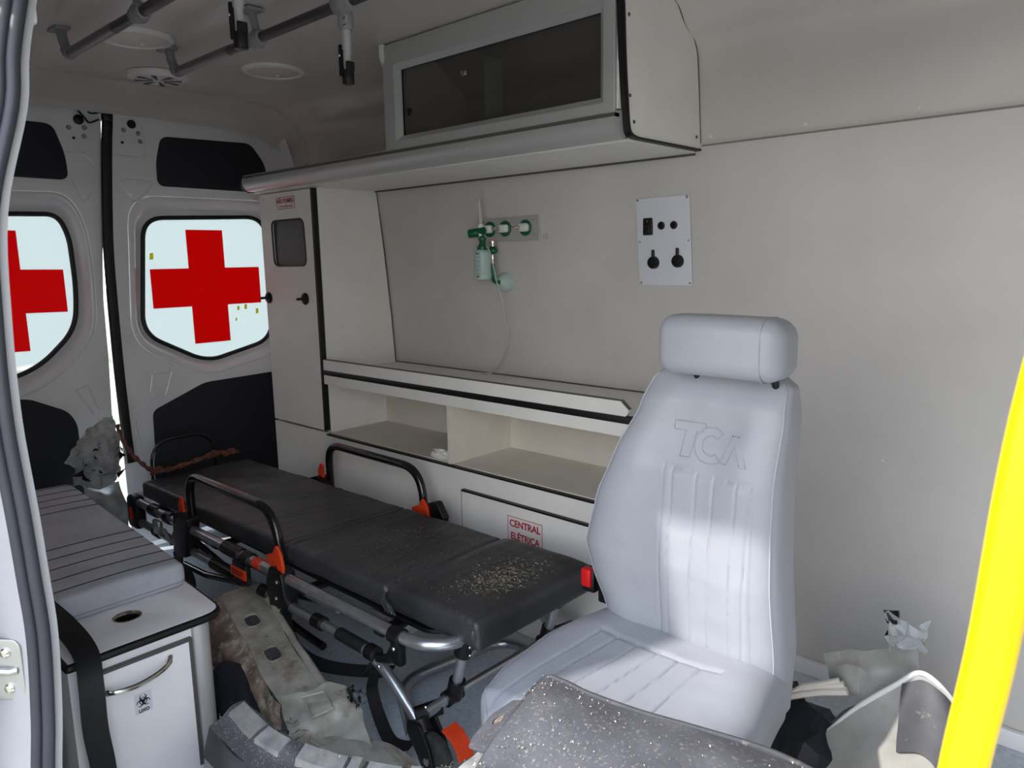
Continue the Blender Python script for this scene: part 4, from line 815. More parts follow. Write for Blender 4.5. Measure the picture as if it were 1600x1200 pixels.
# front undercarriage: leg, elbows, casters
def caster(y, first):
    t = MB(); t.tube([(-1.365, y, 0.15), (-1.352, y+0.0, 0.12)], [0.026, 0.024], 18)
    t.tube([(-1.372, y-0.012, 0.155), (-1.345, y+0.055, 0.160)], 0.021, 16); t.build('caster_head', 'black', s_)
    for dy in (-0.024, 0.030):
        m = MB(); m.plate(uv([(-1.385, 0.145), (-1.335, 0.150), (-1.300, 0.095), (-1.285, 0.04), (-1.315, 0.032), (-1.345, 0.06), (-1.385, 0.11)], 0.010), (), 0.008, (0, y+dy+0.004, 0), Xp, Zp, 0.002); fk = m.build('caster_fork', 'black', s_)
    w = MB().lathe((-1.312, y-0.016, 0.062), Yp, [(0.030, 0), (0.052, 0.001), (0.060, 0.006), (0.062, 0.016), (0.060, 0.026), (0.052, 0.031), (0.030, 0.032)], 32).build('caster_wheel', 'tyre', s_)
    MB().cyl((-1.312, y-0.030, 0.062), (-1.312, y+0.034, 0.062), 0.010, 14).build('axle', 'chrome', s_)
    m = MB(); m.sheet([[(-1.295, y+0.012+d, 0.132), (-1.262, y+0.012+d, 0.118), (-1.240, y+0.012+d, 0.090), (-1.236, y+0.012+d, 0.066)] for d in (0.0, 0.015, 0.03, 0.045)], 0.008, 4); bp_ = m.build('orange_brake_pedal', 'orange', s_)
    for a, b in [(0.0, 0)]: screw((-1.385, y-0.014, 0.150), Yn, 0.007, 'chrome', s_); screw((-1.352, y+0.01, 0.176), Yn, 0.005, 'chrome', s_)
caster(1.105, 1); caster(1.66, 0)
for y, d in ((1.20, -1), (1.57, 1)):
    m = MB(); m.tube([(-1.285, y, 0.352), (-1.300, y, 0.305)], 0.023, 16); lk = m.build('leg_socket', 'black', s_)
    for z in (0.34, 0.318): screw((-1.262, y-0.008, z), (1, -0.3, 0), 0.005, 'chrome', s_)
    m = MB(); m.tube([(-1.298, y, 0.31), (-1.330, y, 0.195)], 0.0145, 16); m.build('front_leg_tube', 'steel', s_)
    m = MB(); m.tube([(-1.322, y, 0.225), (-1.338, y, 0.172)], 0.022, 16); m.tube([(-1.338, y+d*0.03, 0.175), (-1.338, y-d*0.02, 0.18)], 0.021, 16); m.build('leg_elbow', 'black', s_)
    m = MB(); m.tube([(-1.338, y, 0.178), (-1.348, y+d*0.085, 0.162)], 0.015, 14); m.build('stub_tube', 'steel', s_)
m = MB(); m.tube([(-1.338, 1.20, 0.180), (-1.338, 1.57, 0.180)], 0.011, 12); m.build('cross_tube', 'steel', s_)
m = MB(); m.tube(fillet([(-1.43, 1.13, 0.05), (-1.62, 1.255, 0.05), (-1.60, 1.80, 0.05)][:1]+[(-1.66, 1.27, 0.05), (-1.60, 1.66, 0.05), (-1.40, 1.66, 0.06)], [0, 0.10, 0.08, 0], 8, closed=False), 0.0165, 16); m.build('floor_loop_tube', 'steel', s_)
m = MB(); m.cyl((-1.39, 1.46, 0.03), (-1.39, 1.50, 0.03), 0.020, 16, 0.003); m.cyl((-1.39, 1.48, 0.03), (-1.338, 1.48, 0.175), 0.008, 10); m.build('small_roller', 'black', s_)
# rear casters
for y in (1.16, 1.60):
    MB().lathe((-2.85, y-0.015, 0.06), Yp, [(0.03, 0), (0.056, 0.002), (0.060, 0.015), (0.056, 0.028), (0.03, 0.03)], 28).build('caster_wheel', 'tyre', s_)
    m = MB(); m.plate(uv([(-2.90, 0.18), (-2.82, 0.18), (-2.83, 0.05), (-2.87, 0.05)], 0.01), (), 0.006, (0, y-0.016, 0), Xp, Zp); m.box((-2.90, y-0.02, 0.175), (-2.82, y+0.02, 0.26), 0.008); m.build('caster_fork', 'black', s_)
# webbing tails
m = ribbon([(-2.02, 1.13, 0.24), (-2.00, 1.11, 0.17), (-1.93, 1.10, 0.125), (-1.83, 1.11, 0.115), (-1.72, 1.15, 0.12), (-1.60, 1.20, 0.14)], 0.04, 0.003, [(0, 0.6, 0.5), (0, 0.9, 0.5), (-0.2, 0.9, 0.5)]); m.build('webbing_strap', 'strap', s_)
m = ribbon([(-1.53, 1.10, 0.255), (-1.56, 1.095, 0.21), (-1.60, 1.09, 0.175)], 0.055, 0.006, [(0.6, 0.2, 0.5), (0.7, 0.1, 0.6)]); m.build('strap_tail', 'strap', s_)
m = ribbon([(-1.56, 1.12, 0.20), (-1.60, 1.13, 0.12), (-1.56, 1.12, 0.06), (-1.49, 1.10, 0.03), (-1.43, 1.09, 0.045), (-1.38, 1.09, 0.07)], 0.035, 0.003, [(0.3, 0.9, 0.2), (0.3, 0.9, 0.4), (0.3, 0.7, 0.7)]); m.build('webbing_strap', 'strap', s_)

# ================================================================== MATTRESS
yl = lambda x: 1.128+(x+3.12)*0.014            # near edge drifts slightly
def fmat(p):
    x, y, z = p; y2 = y+(x+3.12)*0.024*(1-0.0); top = (z-0.350)/0.07
    for g_, wd, dp in [(-2.03, 0.006, 0.006), (-2.06, 0.004, 0.003), (-1.565, 0.007, 0.012)]:
        k = math.exp(-((x-g_)/wd)**2); z -= dp*k*max(0, top); y2 += (0.006*k if y < 1.36 else -0.006*k)
    n1 = noise.noise(Vector((x*5, y*9, 1.0)))+0.5*noise.noise(Vector((x*14, y*20, 5.0))); n2 = noise.noise(Vector((x*30, y*4, 3)))
    z += max(0, top)*(0.0035*n1+0.0012*n2); y2 += 0.003*noise.noise(Vector((x*12, z*20, y)))
    for cx_, sl, amp in [(-2.50, 0.4, 0.002), (-1.85, 0.2, 0.0022), (-1.72, -0.3, 0.0015), (-2.25, 0.3, 0.0016)]:
        d = x-cx_-sl*(y-1.38); z += max(0, top)*amp*math.exp(-(d/0.008)**2)
    if x > -1.57: z += 0.010*min(1, (x+1.57)/0.05)*max(0, top); 
    if x > -1.30: z -= 0.012*((x+1.30)/0.09)**2
    # gathered vinyl folds at the near corner and at the joint
    if x > -1.36 and y < 1.22: z += 0.002*sin(x*260)*max(0, 1-abs(x+1.28)/0.08)*max(0, 1-(y-1.12)/0.08)
    return Vector((x, y2, z))
mt_ = thing('stretcher_mattress', 'dirty black vinyl stretcher mattress in folding sections', 'mattress', (-2.2, 1.38, 0.35))
roundbox((-3.13, 1.128, 0.352), (-1.215, 1.600, 0.422), 0.016, 480, 110, 12, fmat).build('pad', 'vinyl', mt_)
# gathered folds near the section joint and the corner
m = MB()
for k in range(4): a = -1.560+0.012*k; m.tube(catmull([(a-0.012*k, 1.160-0.002*k, 0.408-0.004*k), (a, 1.148, 0.385), (a+0.012, 1.153, 0.360)], 4), [0.003]*8+[0.006], 8)
m.build('gathered_fold', 'vinyl', mt_)
def folds(c, r0, m):
    for k in range(5):
        a = -1.2+0.42*k; d = Vector((cos(a), sin(a)-0.25, 0)).normalized(); p0 = Vector(c)+d*r0
        m.tube(catmull([p0+Vector((0, 0, 0.018))-d*0.015, p0+Vector((0, 0, 0.004))+d*0.004, p0+Vector((0, 0, -0.020))+d*0.003, p0+Vector((0, 0, -0.04))-d*0.002], 4), [0.003, 0.004, 0.005, 0.006, 0.006, 0.007, 0.007, 0.007, 0.007, 0.006, 0.006, 0.005, 0.004], 8)
m = MB(); folds((-1.240, 1.195, 0.395), 0.014, m); m.build('gathered_fold', 'vinyl', mt_)
# straw and chips lying on the mattress
m = MB()
def sliver(m, p, L, w, ang, tilt=0.2):
    d = Vector((cos(ang), sin(ang), random.uniform(-tilt, tilt)))*L/2; s1 = Vector((-sin(ang), cos(ang), 0))*w/2; u = Vector((0, 0, w*0.6))
    m.add([p-d, p+d, p+s1, p-s1+u], [(0, 2, 3), (1, 3, 2), (0, 3, 1), (0, 1, 2)])
for k in range(1500):
    if k < 650: x = random.gauss(-1.345, 0.045)-0.0; y = random.gauss(1.39, 0.07)
    elif k < 1000: x = random.gauss(-1.75, 0.14); y = random.uniform(1.22, 1.55)
    elif k < 1350: x = random.uniform(-2.1, -1.27); y = random.uniform(1.18, 1.58)
    else: x = random.gauss(-3.05, 0.04); y = random.gauss(1.38, 0.06)
    if not (-3.1 < x < -1.25 and 1.17 < y < 1.60): continue
    zt_ = 0.4245+(0.009 if x > -1.53 else 0) - (0.012*((x+1.30)/0.09)**2 if x > -1.30 else 0)
    big = k < 650; sliver(m, Vector((x, y, zt_)), random.uniform(0.006, 0.022) if big else random.uniform(0.002, 0.007), random.uniform(0.0006, 0.0014), random.uniform(0, pi), 0.1)
tag(m.build('straw_bits', 'straw', origin=(-1.6, 1.35, 0.424)), 'bits of dry straw and chips scattered on the black stretcher mattress', 'straw', kind='stuff')

# ================================================================== ROPE
tw = []
base = catmull([(-3.49, 1.185, 0.60), (-3.45, 1.185, 0.545), (-3.30, 1.165, 0.505), (-3.17, 1.16, 0.482), (-3.08, 1.165, 0.470), (-3.05, 1.22, 0.470), (-3.04, 1.32, 0.485), (-3.05, 1.42, 0.495), (-3.02, 1.50, 0.492)], 10)
m = MB()
for ph in (0, pi):
    pts = [p+Vector((0.003*cos(i*0.55+ph), 0.004*cos(i*0.55+ph), 0.005*sin(i*0.55+ph))) for i, p in enumerate(base)]; m.tube(pts, 0.006, 8)
for c_ in [(-3.07, 1.175, 0.470), (-3.045, 1.40, 0.495), (-3.03, 1.47, 0.495)]:
    c_ = Vector(c_); 
    for q in range(3):
        ring_ = [c_+Vector((0.014*cos(t)*(1 if q != 1 else 0.5), 0.016*sin(t)+(q-1)*0.008, 0.012*sin(t+q*1.1))) for t in [2*pi*k/14 for k in range(14)]]; m.tube(ring_, 0.0055, 8, closed=True)
tag(m.build('rope', 'rope', origin=(-3.05, 1.3, 0.47)), 'knotted rust-brown rope tied across the head end of the stretcher', 'rope')

# ================================================================== ATTENDANT SEAT
se = thing('attendant_seat', 'light grey vinyl attendant seat with headrest and pleated panels', 'seat', (-0.75, 1.25, 0))
def resample(pts, n):
    P = pts+[pts[0]]; L = [0]
    for a, b in zip(P[:-1], P[1:]): L.append(L[-1]+(b-a).length)
    out = []; j = 0
    for k in range(n):
        t = L[-1]*k/n
        while L[j+1] < t: j += 1
        f = (t-L[j])/max(L[j+1]-L[j], 1e-9); out.append(P[j].lerp(P[j+1], f))
    return out
def sell(cx, cy, hw, hd, n1, n2, plane, w, N, start=0):
    pts = []
    for k in range(360):
        t = 2*pi*k/360; c_, s2 = cos(t), sin(t); n_ = n1 if s2 < 0 else n2
        u = cx+hw*math.copysign(abs(c_)**(2/n_), c_); v = cy+hd*math.copysign(abs(s2)**(2/n_), s2)
        pts.append(Vector((u, v, w)) if plane == 'xy' else Vector((u, w, v)))
    return resample(pts, N)
def interp(tab, v):
    for (a, x), (b, y) in zip(tab[:-1], tab[1:]):
        if v <= b:
            t = (v-a)/(b-a); t = t*t*(3-2*t)*0.35+t*0.65; return x+(y-x)*t
    return tab[-1][1]
# backrest: stacked sections, narrower to the top
Lt = [(0.36, -0.915), (0.50, -0.970), (0.58, -1.000), (0.65, -1.014), (0.76, -0.986), (0.88, -0.935), (0.98, -0.885), (1.045, -0.862), (1.066, -0.835)]
Rt = [(0.36, -0.55), (0.50, -0.543), (0.60, -0.547), (0.76, -0.553), (0.88, -0.553), (0.98, -0.550), (1.045, -0.555), (1.066, -0.580)]
Ft = [(0.36, 1.345), (0.50, 1.315), (0.65, 1.295), (0.85, 1.300), (1.0, 1.335), (1.066, 1.375)]
Dt = [(0.36, 0.12), (0.50, 0.16), (0.65, 0.165), (0.85, 0.15), (1.0, 0.115), (1.066, 0.05)]
pleat = [-0.795, -0.775, -0.720, -0.680, -0.628, -0.600]
loops = []; NZ = 110
def backfix(p, L_, R_, F_):
    x, y, z = p; f = (F_+0.05-y)/0.05
    if f > 0:
        f = min(1, f); c_ = (L_+R_)/2; u = (x-c_)/((R_-L_)/2)
        y += f*0.020*math.exp(-(u/0.55)**4)*(1 if z < 0.95 else max(0, (1.05-z)/0.10))
        if 0.44 < z < 0.868+(x+0.8)*-0.05:
            for q in pleat: y += f*0.0030*math.exp(-((x-q-(z-0.85)*0.03)/0.0022)**2)
            if -0.80 < x < -0.595: y -= f*0.002
        zt_ = 0.868+(x+0.8)*-0.05
        if -0.80 < x < -0.596: y += f*0.004*math.exp(-((z-zt_)/0.004)**2)
        y += f*0.0016*noise.noise(Vector((x*22, z*22, 2)))
    return Vector((x, y, z))
for k in range(NZ+1):
    z = 0.36+(1.066-0.36)*k/NZ; 
    L_, R_, F_, D_ = interp(Lt, z), interp(Rt, z), interp(Ft, z), interp(Dt, z)
    loops.append([backfix(p, L_, R_, F_) for p in sell((L_+R_)/2, F_+D_/2, (R_-L_)/2, D_/2, 3.4, 5, 'xy', z, 380)])
def shrink(lp, s1, dz, ax=2):
    c_ = sum(lp, Vector())/len(lp); o = []
    for p in lp: q = c_+(p-c_)*s1; q[ax] += dz; o.append(q)
    return o
loops += [shrink(loops[-1], 0.97, 0.008), shrink(loops[-1], 0.88, 0.016), shrink(loops[-1], 0.65, 0.021), shrink(loops[-1], 0.3, 0.022)]
m = MB(); m.loft(loops); bk = m.build('backrest', 'seat', se, ang=60)
# piping between front and side
for side_ in (0, 1):
    pts = []
    for k in range(4, NZ-1, 2):
        z = 0.36+(1.066-0.36)*k/NZ; L_, R_, F_, D_ = interp(Lt, z), interp(Rt, z), interp(Ft, z), interp(Dt, z)
        hw, hd = (R_-L_)/2, D_/2; t = -0.42; c_, s2 = cos(t), sin(t); u = hw*abs(c_)**(2/3.4)*(1 if side_ else -1); v = -hd*abs(s2)**(2/3.4)
        pts.append(Vector(((L_+R_)/2+u, F_+hd+v, z)))
    m = MB(); m.tube(pts, 0.0022, 6); m.build('piping', 'seat', bk)
# embossed maker's letters (outlined), laid onto the vinyl
m = MB()
T_o = [(-0.782, 0.962), (-0.712, 0.962), (-0.716, 0.944), (-0.733, 0.944), (-0.741, 0.892), (-0.763, 0.892), (-0.757, 0.944), (-0.782, 0.944)]
def arc(cx, cz, r, a0, a1, n=14): return [(cx+r*cos(radians(a0+(a1-a0)*k/n)), cz+r*sin(radians(a0+(a1-a0)*k/n))) for k in range(n+1)]
C_o = arc(-0.698, 0.921, 0.036, 48, 312)+arc(-0.698, 0.921, 0.019, 310, 50)
A_o = [(-0.672, 0.892), (-0.652, 0.948), (-0.634, 0.948), (-0.614, 0.892), (-0.628, 0.892), (-0.643, 0.930), (-0.658, 0.892)]
for poly in (T_o, C_o, A_o): m.tube([(a, 0.0, b) for a, b in poly], 0.0016, 6, closed=True)
inv = Vector(se.location)
for v in m.bm.verts:
    ok, h_, nn_, _ = bk.ray_cast(Vector((v.co.x, 0.5, v.co.z))-inv, Vector((0, 1, 0)))
    if ok: v.co.y = h_.y+inv.y+v.co.y*1.0-0.0004
m.build('embossed_letters', 'seat', bk)
# headrest
def hfn(p):
    x, y, z = p; u = (x+0.665)/0.135; z += 0.004*(1-u*u)-0.006*u; y += 0.020*u*u; 
    z -= 0.010*(1-u)/2
    if u > 0.6: z = 1.122+(z-1.122)*(1-0.10*((u-0.6)/0.4)**2)
    return Vector((x, y, z))
roundbox((-0.810, 1.275, 1.068), (-0.542, 1.375, 1.186), 0.034, 60, 24, 28, hfn).build('headrest', 'seat', se)
for sx in (0.205,):
    pts = []
    for k in range(24):
        t = 2*pi*k/24; p = Vector((-0.665+0.085, 1.325+0.0505*math.copysign(abs(cos(t))**0.55, cos(t)), 1.1255+0.061*math.copysign(abs(sin(t))**0.55, sin(t)))); pts.append(hfn(p))
    m = MB(); m.tube(pts, 0.0015, 6, closed=True); m.build('headrest_seam', 'seat', se)
for x in (-0.75, -0.585): MB().cyl((x, 1.385, 1.03), (x, 1.345, 1.10), 0.007, 12).build('headrest_post', 'black', se)
# seat cushion: sections stacked front to back
cl = [(0.905, -0.90), (0.93, -0.955), (0.97, -1.000), (1.05, -1.022), (1.20, -1.028), (1.40, -0.985)]
crr = [(0.905, -0.62), (0.93, -0.565), (0.97, -0.530), (1.05, -0.510), (1.20, -0.515), (1.40, -0.545)]
ct = [(0.905, 0.420), (0.93, 0.450), (0.97, 0.468), (1.10, 0.483), (1.28, 0.503), (1.40, 0.505)]
cb = [(0.905, 0.370), (0.93, 0.345), (0.97, 0.325), (1.10, 0.315), (1.28, 0.31), (1.40, 0.31)]
cp = [(-0.905, -0.945), (-0.865, -0.90), (-0.815, -0.845), (-0.765, -0.785), (-0.715, -0.725), (-0.665, -0.665)]
loops = []; NY = 90
def cushfix(p, L_, R_, T_):
    x, y, z = p; f = min(1, max(0, (z-(T_-0.03))/0.02))
    if f > 0:
        c_ = (L_+R_)/2; u = (x-c_)/((R_-L_)/2); z -= f*0.020*math.exp(-(u/0.6)**4)*math.exp(-((y-1.28)/0.16)**2)
        if y < 1.26:
            for a, b in cp:
                q = a+(b-a)*(1.26-y)/0.34; z -= f*0.004*math.exp(-((x-q)/0.0026)**2)
        if -0.91 < x < -0.62: z -= f*0.006*math.exp(-((y-1.262-(x+0.77)*0.02)/0.004)**2)
        z += f*0.0015*noise.noise(Vector((x*18, y*18, 7)))
    return Vector((x, y, z))
for k in range(NY+1):
    y = 0.905+(1.40-0.905)*(k/NY)**1.15
    L_, R_, T_, B_ = interp(cl, y), interp(crr, y), interp(ct, y), interp(cb, y)
    loops.append([cushfix(p, L_, R_, T_) for p in sell((L_+R_)/2, (T_+B_)/2, (R_-L_)/2, (T_-B_)/2, 5, 3.6, 'xz', y, 380)])
loops = [shrink(loops[0], 0.3, -0.016, 1), shrink(loops[0], 0.65, -0.015, 1), shrink(loops[0], 0.88, -0.010, 1)]+loops
m = MB(); m.loft(loops); cs = m.build('seat_cushion', 'seat', se, ang=60)
pts = []
for k in range(2, NY, 2):
    y = 0.905+(1.40-0.905)*(k/NY)**1.15; L_, R_, T_, B_ = interp(cl, y), interp(crr, y), interp(ct, y), interp(cb, y)
    t = 0.42; hw, hd = (R_-L_)/2, (T_-B_)/2; pts.append(Vector(((L_+R_)/2-hw*abs(cos(t))**(2/3.6), y, (T_+B_)/2+hd*abs(sin(t))**(2/3.6))))
m = MB(); m.tube(pts, 0.002, 6); m.build('piping', 'seat', cs)
m = MB(); m.box((-0.98, 0.98, 0.27), (-0.57, 1.36, 0.32), 0.01); m.box((-0.93, 1.02, 0.0), (-0.62, 1.34, 0.03), 0.005); m.box((-0.87, 1.10, 0.02), (-0.68, 1.28, 0.28), 0.02); m.build('pedestal', 'black', se)
m = MB(); m.box((-1.012, 1.385, 0.47), (-0.965, 1.425, 0.575), 0.006); m.box((-1.03, 1.38, 0.50), (-1.0, 1.40, 0.56), 0.005); bkl = m.build('buckle_stalk', 'black', se)
MB().box((-1.040, 1.355, 0.515), (-1.012, 1.378, 0.560), 0.004).build('red_buckle_button', 'red', bkl)
m = MB(); m.box((-1.042, 1.362, 0.500), (-1.006, 1.392, 0.558), 0.005); m.build('buckle', 'black', bkl)
# ================================================================== YELLOW GRAB POLE
pole = catmull([(-0.089, 0.5, -0.02), (-0.088, 0.5, 0.5), (-0.086, 0.5, 0.80), (-0.0835, 0.5, 0.95), (-0.0725, 0.5, 1.064), (-0.066, 0.5, 1.16), (-0.060, 0.5, 1.22), (-0.052, 0.5, 1.27), (-0.035, 0.495, 1.34), (0.0, 0.485, 1.42), (0.05, 0.47, 1.50)], 8)
yp = thing('grab_pole', 'bright yellow grab pole at the right edge of the doorway', 'pole', (-0.07, 0.5, 0))
MB().tube(pole, 0.0135, 24).build('tube', 'yellow', yp)
MB().lathe((-0.0895, 0.5, 0.0), Zp, [(0.035, 0), (0.035, 0.006), (0.018, 0.012), (0.016, 0.03)], 24).build('floor_flange', 'yellow', yp)
MB().lathe((0.05, 0.47, 1.50), (0.6, -0.2, 0.9), [(0.016, -0.01), (0.030, 0.0), (0.030, 0.008)], 24).build('top_flange', 'yellow', yp)

# ================================================================== WRECKAGE ON THE FLOOR
# galvanised beam with oval holes, from behind the bench to the crumpled plate
A = Vector((-2.16, 1.035, 0.25)); B = Vector((-1.60, 0.905, 0.20)); d = (B-A).normalized(); sd_ = Vector((0.22, 0.95, 0.10)).normalized(); sd_ = (sd_-d*sd_.dot(d)).normalized(); nn = d.cross(sd_)
if nn.z < 0: nn = -nn; 
V_ = nn.cross(d).normalized(); Ln = (B-A).length
def oval(cx, cy, a, b): return [(cx+a*math.copysign(abs(cos(t))**0.7, cos(t)), cy+b*math.copysign(abs(sin(t))**0.7, sin(t))) for t in [2*pi*k/20 for k in range(20)]]
bmx = thing('steel_beam', 'torn galvanised body beam with two oval holes lying between bench and stretcher', 'beam', (-1.9, 0.95, 0.0))
out = [(-0.05, 0.045), (0.0, 0.062), (0.10, 0.066), (0.22, 0.060), (0.40, 0.055), (Ln, 0.060), (Ln+0.015, -0.045), (0.44, -0.055), (0.30, -0.045), (0.15, -0.050), (-0.05, -0.045)]
m = MB(); m.plate(out, [oval(0.16, 0.0, 0.034, 0.020), oval(0.36, 0.0, 0.036, 0.021), [(0.265+0.005*cos(t*pi/5), 0.012+0.005*sin(t*pi/5)) for t in range(10)], [(0.05+0.005*cos(t*pi/5), 0.02+0.005*sin(t*pi/5)) for t in range(10)], [(0.43+0.004*cos(t*pi/5), 0.035+0.004*sin(t*pi/5)) for t in range(10)]], 0.004, A, d, V_, 0.0006)
wb = m.build('beam_web', 'galv', bmx)
for cx in (0.16, 0.36): m = MB(); m.tube([A+d*u+V_*v+nn*0.004 for u, v in oval(cx, 0.0, 0.036, 0.022)], 0.0028, 6, closed=True); m.build('hole_lip', 'galv', wb)
P_ = lambda u, v, h: A+d*u+V_*v+nn*h
m = MB(); m.sheet([[P_(-0.05, 0.047, 0.003), P_(0.1, 0.066, 0.003), P_(0.3, 0.058, 0.003), P_(Ln, 0.060, 0.003)], [P_(-0.05, 0.058, 0.012), P_(0.1, 0.080, 0.010), P_(0.3, 0.072, 0.010), P_(Ln, 0.075, 0.008)], [P_(-0.05, 0.066, -0.03), P_(0.1, 0.090, -0.035), P_(0.3, 0.082, -0.035), P_(Ln, 0.085, -0.03)]], 0.003, 6, 0.004, 20, 1); m.build('beam_flange', 'galv', bmx, ang=50)
m = MB(); m.sheet([[P_(-0.05, -0.045, 0.002), P_(0.15, -0.050, 0.002), P_(0.30, -0.045, 0.002), P_(0.44, -0.055, 0.0), P_(Ln, -0.05, 0)], [P_(-0.07, -0.085, -0.035), P_(0.13, -0.095, -0.03), P_(0.30, -0.085, -0.03), P_(0.43, -0.080, -0.03), P_(Ln, -0.06, -0.03)], [P_(-0.06, -0.12, -0.11), P_(0.12, -0.135, -0.10), P_(0.28, -0.10, -0.09), P_(0.42, -0.09, -0.08), P_(Ln, -0.065, -0.07)]], 0.003, 6, 0.012, 16, 2); m.build('rusty_lower_flange', 'rusty', bmx, ang=40)
# dark end / crumple
cpz = thing('crumpled_bracket', 'crumpled grey steel bracket with torn slots at the front end of the holed beam', 'wreckage', (-1.5, 0.9, 0.15))
m = MB(); m.sheet([[(-1.60, 0.855, 0.225), (-1.575, 0.90, 0.228), (-1.555, 0.955, 0.225), (-1.53, 1.0, 0.215)], [(-1.555, 0.83, 0.215), (-1.53, 0.88, 0.205), (-1.50, 0.94, 0.215), (-1.45, 0.985, 0.20)], [(-1.50, 0.81, 0.19), (-1.48, 0.86, 0.18), (-1.45, 0.91, 0.175), (-1.40, 0.96, 0.18)], [(-1.46, 0.80, 0.165), (-1.43, 0.85, 0.16), (-1.39, 0.90, 0.15), (-1.35, 0.95, 0.15)]], 0.003, 8, 0.014, 18, 6); m.build('bent_plate', 'galv', cpz, ang=28)
m = MB(); m.tube([(-1.552, 0.885, 0.229), (-1.53, 0.935, 0.231), (-1.475, 0.925, 0.213), (-1.49, 0.875, 0.207)], 0.003, 6, closed=True); m.build('pressed_rim', 'galv', cpz)
m = MB()
for k in range(70):
    b0_ = Vector((-1.50, 0.825, 0.195)) if k < 20 else Vector((-1.485, 0.99, 0.21)); p = b0_+Vector((random.uniform(-.035, .045), random.uniform(-.018, .018), random.uniform(-.005, .012)))
    sliver(m, p, random.uniform(0.012, 0.03), random.uniform(0.003, 0.009), random.uniform(0, pi), 0.8)
m.build('torn_edges', 'black', cpz)['kind'] = 'stuff'
lp_ = thing('sill_plate', 'long flat steel sill strip stained brown, pointing at the caster wheel', 'wreckage', (-1.3, 0.92, 0.1))
m = MB(); m.sheet([[(-1.47, 0.855, 0.165), (-1.40, 0.865, 0.16), (-1.30, 0.885, 0.14), (-1.20, 0.905, 0.115)], [(-1.44, 0.91, 0.160), (-1.37, 0.93, 0.157), (-1.27, 0.955, 0.135), (-1.215, 0.955, 0.115)], [(-1.40, 0.955, 0.150), (-1.34, 0.985, 0.145), (-1.27, 1.005, 0.125), (-1.235, 1.005, 0.10)]], 0.003, 6, 0.004, 12, 4); m.build('stained_strip', 'galv', lp_, ang=40)
m = MB(); m.sheet([[(-1.47, 0.852, 0.168), (-1.35, 0.872, 0.153), (-1.20, 0.903, 0.118)], [(-1.465, 0.842, 0.14), (-1.345, 0.862, 0.125), (-1.195, 0.895, 0.085)], [(-1.45, 0.85, 0.09), (-1.33, 0.865, 0.08), (-1.19, 0.895, 0.05)]], 0.003, 5, 0.002, 12, 9); m.build('front_flange', 'sheet', lp_, ang=40)
m = MB(); m.tube([(-1.47, 0.852, 0.170), (-1.35, 0.872, 0.155), (-1.20, 0.903, 0.120)], 0.004, 8); m.build('folded_edge', 'galv', lp_)
# dark wheel arch liner piece behind the bench corner
m = MB(); m.sheet([[(-1.98, 0.83, 0.02), (-1.97, 0.84, 0.14), (-1.93, 0.86, 0.19), (-1.86, 0.90, 0.19), (-1.80, 0.93, 0.12)], [(-1.90, 0.80, 0.0), (-1.88, 0.81, 0.12), (-1.83, 0.83, 0.175), (-1.76, 0.86, 0.17), (-1.70, 0.88, 0.08)], [(-1.80, 0.78, 0.0), (-1.78, 0.79, 0.09), (-1.74, 0.80, 0.13), (-1.68, 0.83, 0.12), (-1.63, 0.85, 0.03)], [(-1.72, 0.76, 0.0), (-1.70, 0.77, 0.05), (-1.67, 0.78, 0.07), (-1.62, 0.81, 0.06), (-1.58, 0.83, 0.0)]], 0.004, 6, 0.012, 10, 11)
tag(m.build('arch_liner', 'dark', origin=(-1.8, 0.85, 0)), 'dark plastic arch liner piece under the holed beam beside the bench cabinet', 'wreckage')
# brown/grey insulation lumps at the bottom
def lump(name, c, s, mt, label, cat, seed, k1=0.45, sub=5):
    m = MB(); bmesh.ops.create_icosphere(m.bm, subdivisions=sub, radius=1); c = Vector(c)
    for v in m.bm.verts:
        n_ = v.co.normalized(); q = n_*1.8+Vector((seed, 0, 0)); k = 1+k1*noise.noise(q)+0.3*k1*noise.noise(q*3)+0.15*k1*noise.noise(q*8)
        v.co = Vector((c.x+n_.x*s[0]*k, c.y+n_.y*s[1]*k, max(0.001, c.z+n_.z*s[2]*k)))
    o = m.build(name, mt, origin=(c.x, c.y, 0), ang=45); tag(o, label, cat); return o
lump('torn_insulation', (-1.56, 0.72, 0.05), (0.09, 0.055, 0.085), 'mud', 'lump of torn grey insulation beside the rounded post of the bench cabinet', 'wreckage', 3)
lump('torn_insulation', (-1.40, 0.60, 0.06), (0.07, 0.05, 0.085), 'mud', 'lowest torn grey insulation lump at the bottom edge of the photo', 'wreckage', 8)
m = MB(); m.sheet([[(-1.64, 0.60, 0.10), (-1.60, 0.585, 0.17), (-1.57, 0.57, 0.10)], [(-1.58, 0.60, 0.07), (-1.55, 0.59, 0.12), (-1.53, 0.58, 0.07)], [(-1.54, 0.62, 0.0), (-1.52, 0.60, 0.02), (-1.49, 0.59, 0.0)]], 0.006, 4, 0.008, 25, 2)
tag(m.build('torn_insulation', 'mud', origin=(-1.56, 0.6, 0), ang=30), 'pointed grey shard sticking up in front of the waste door', 'wreckage')
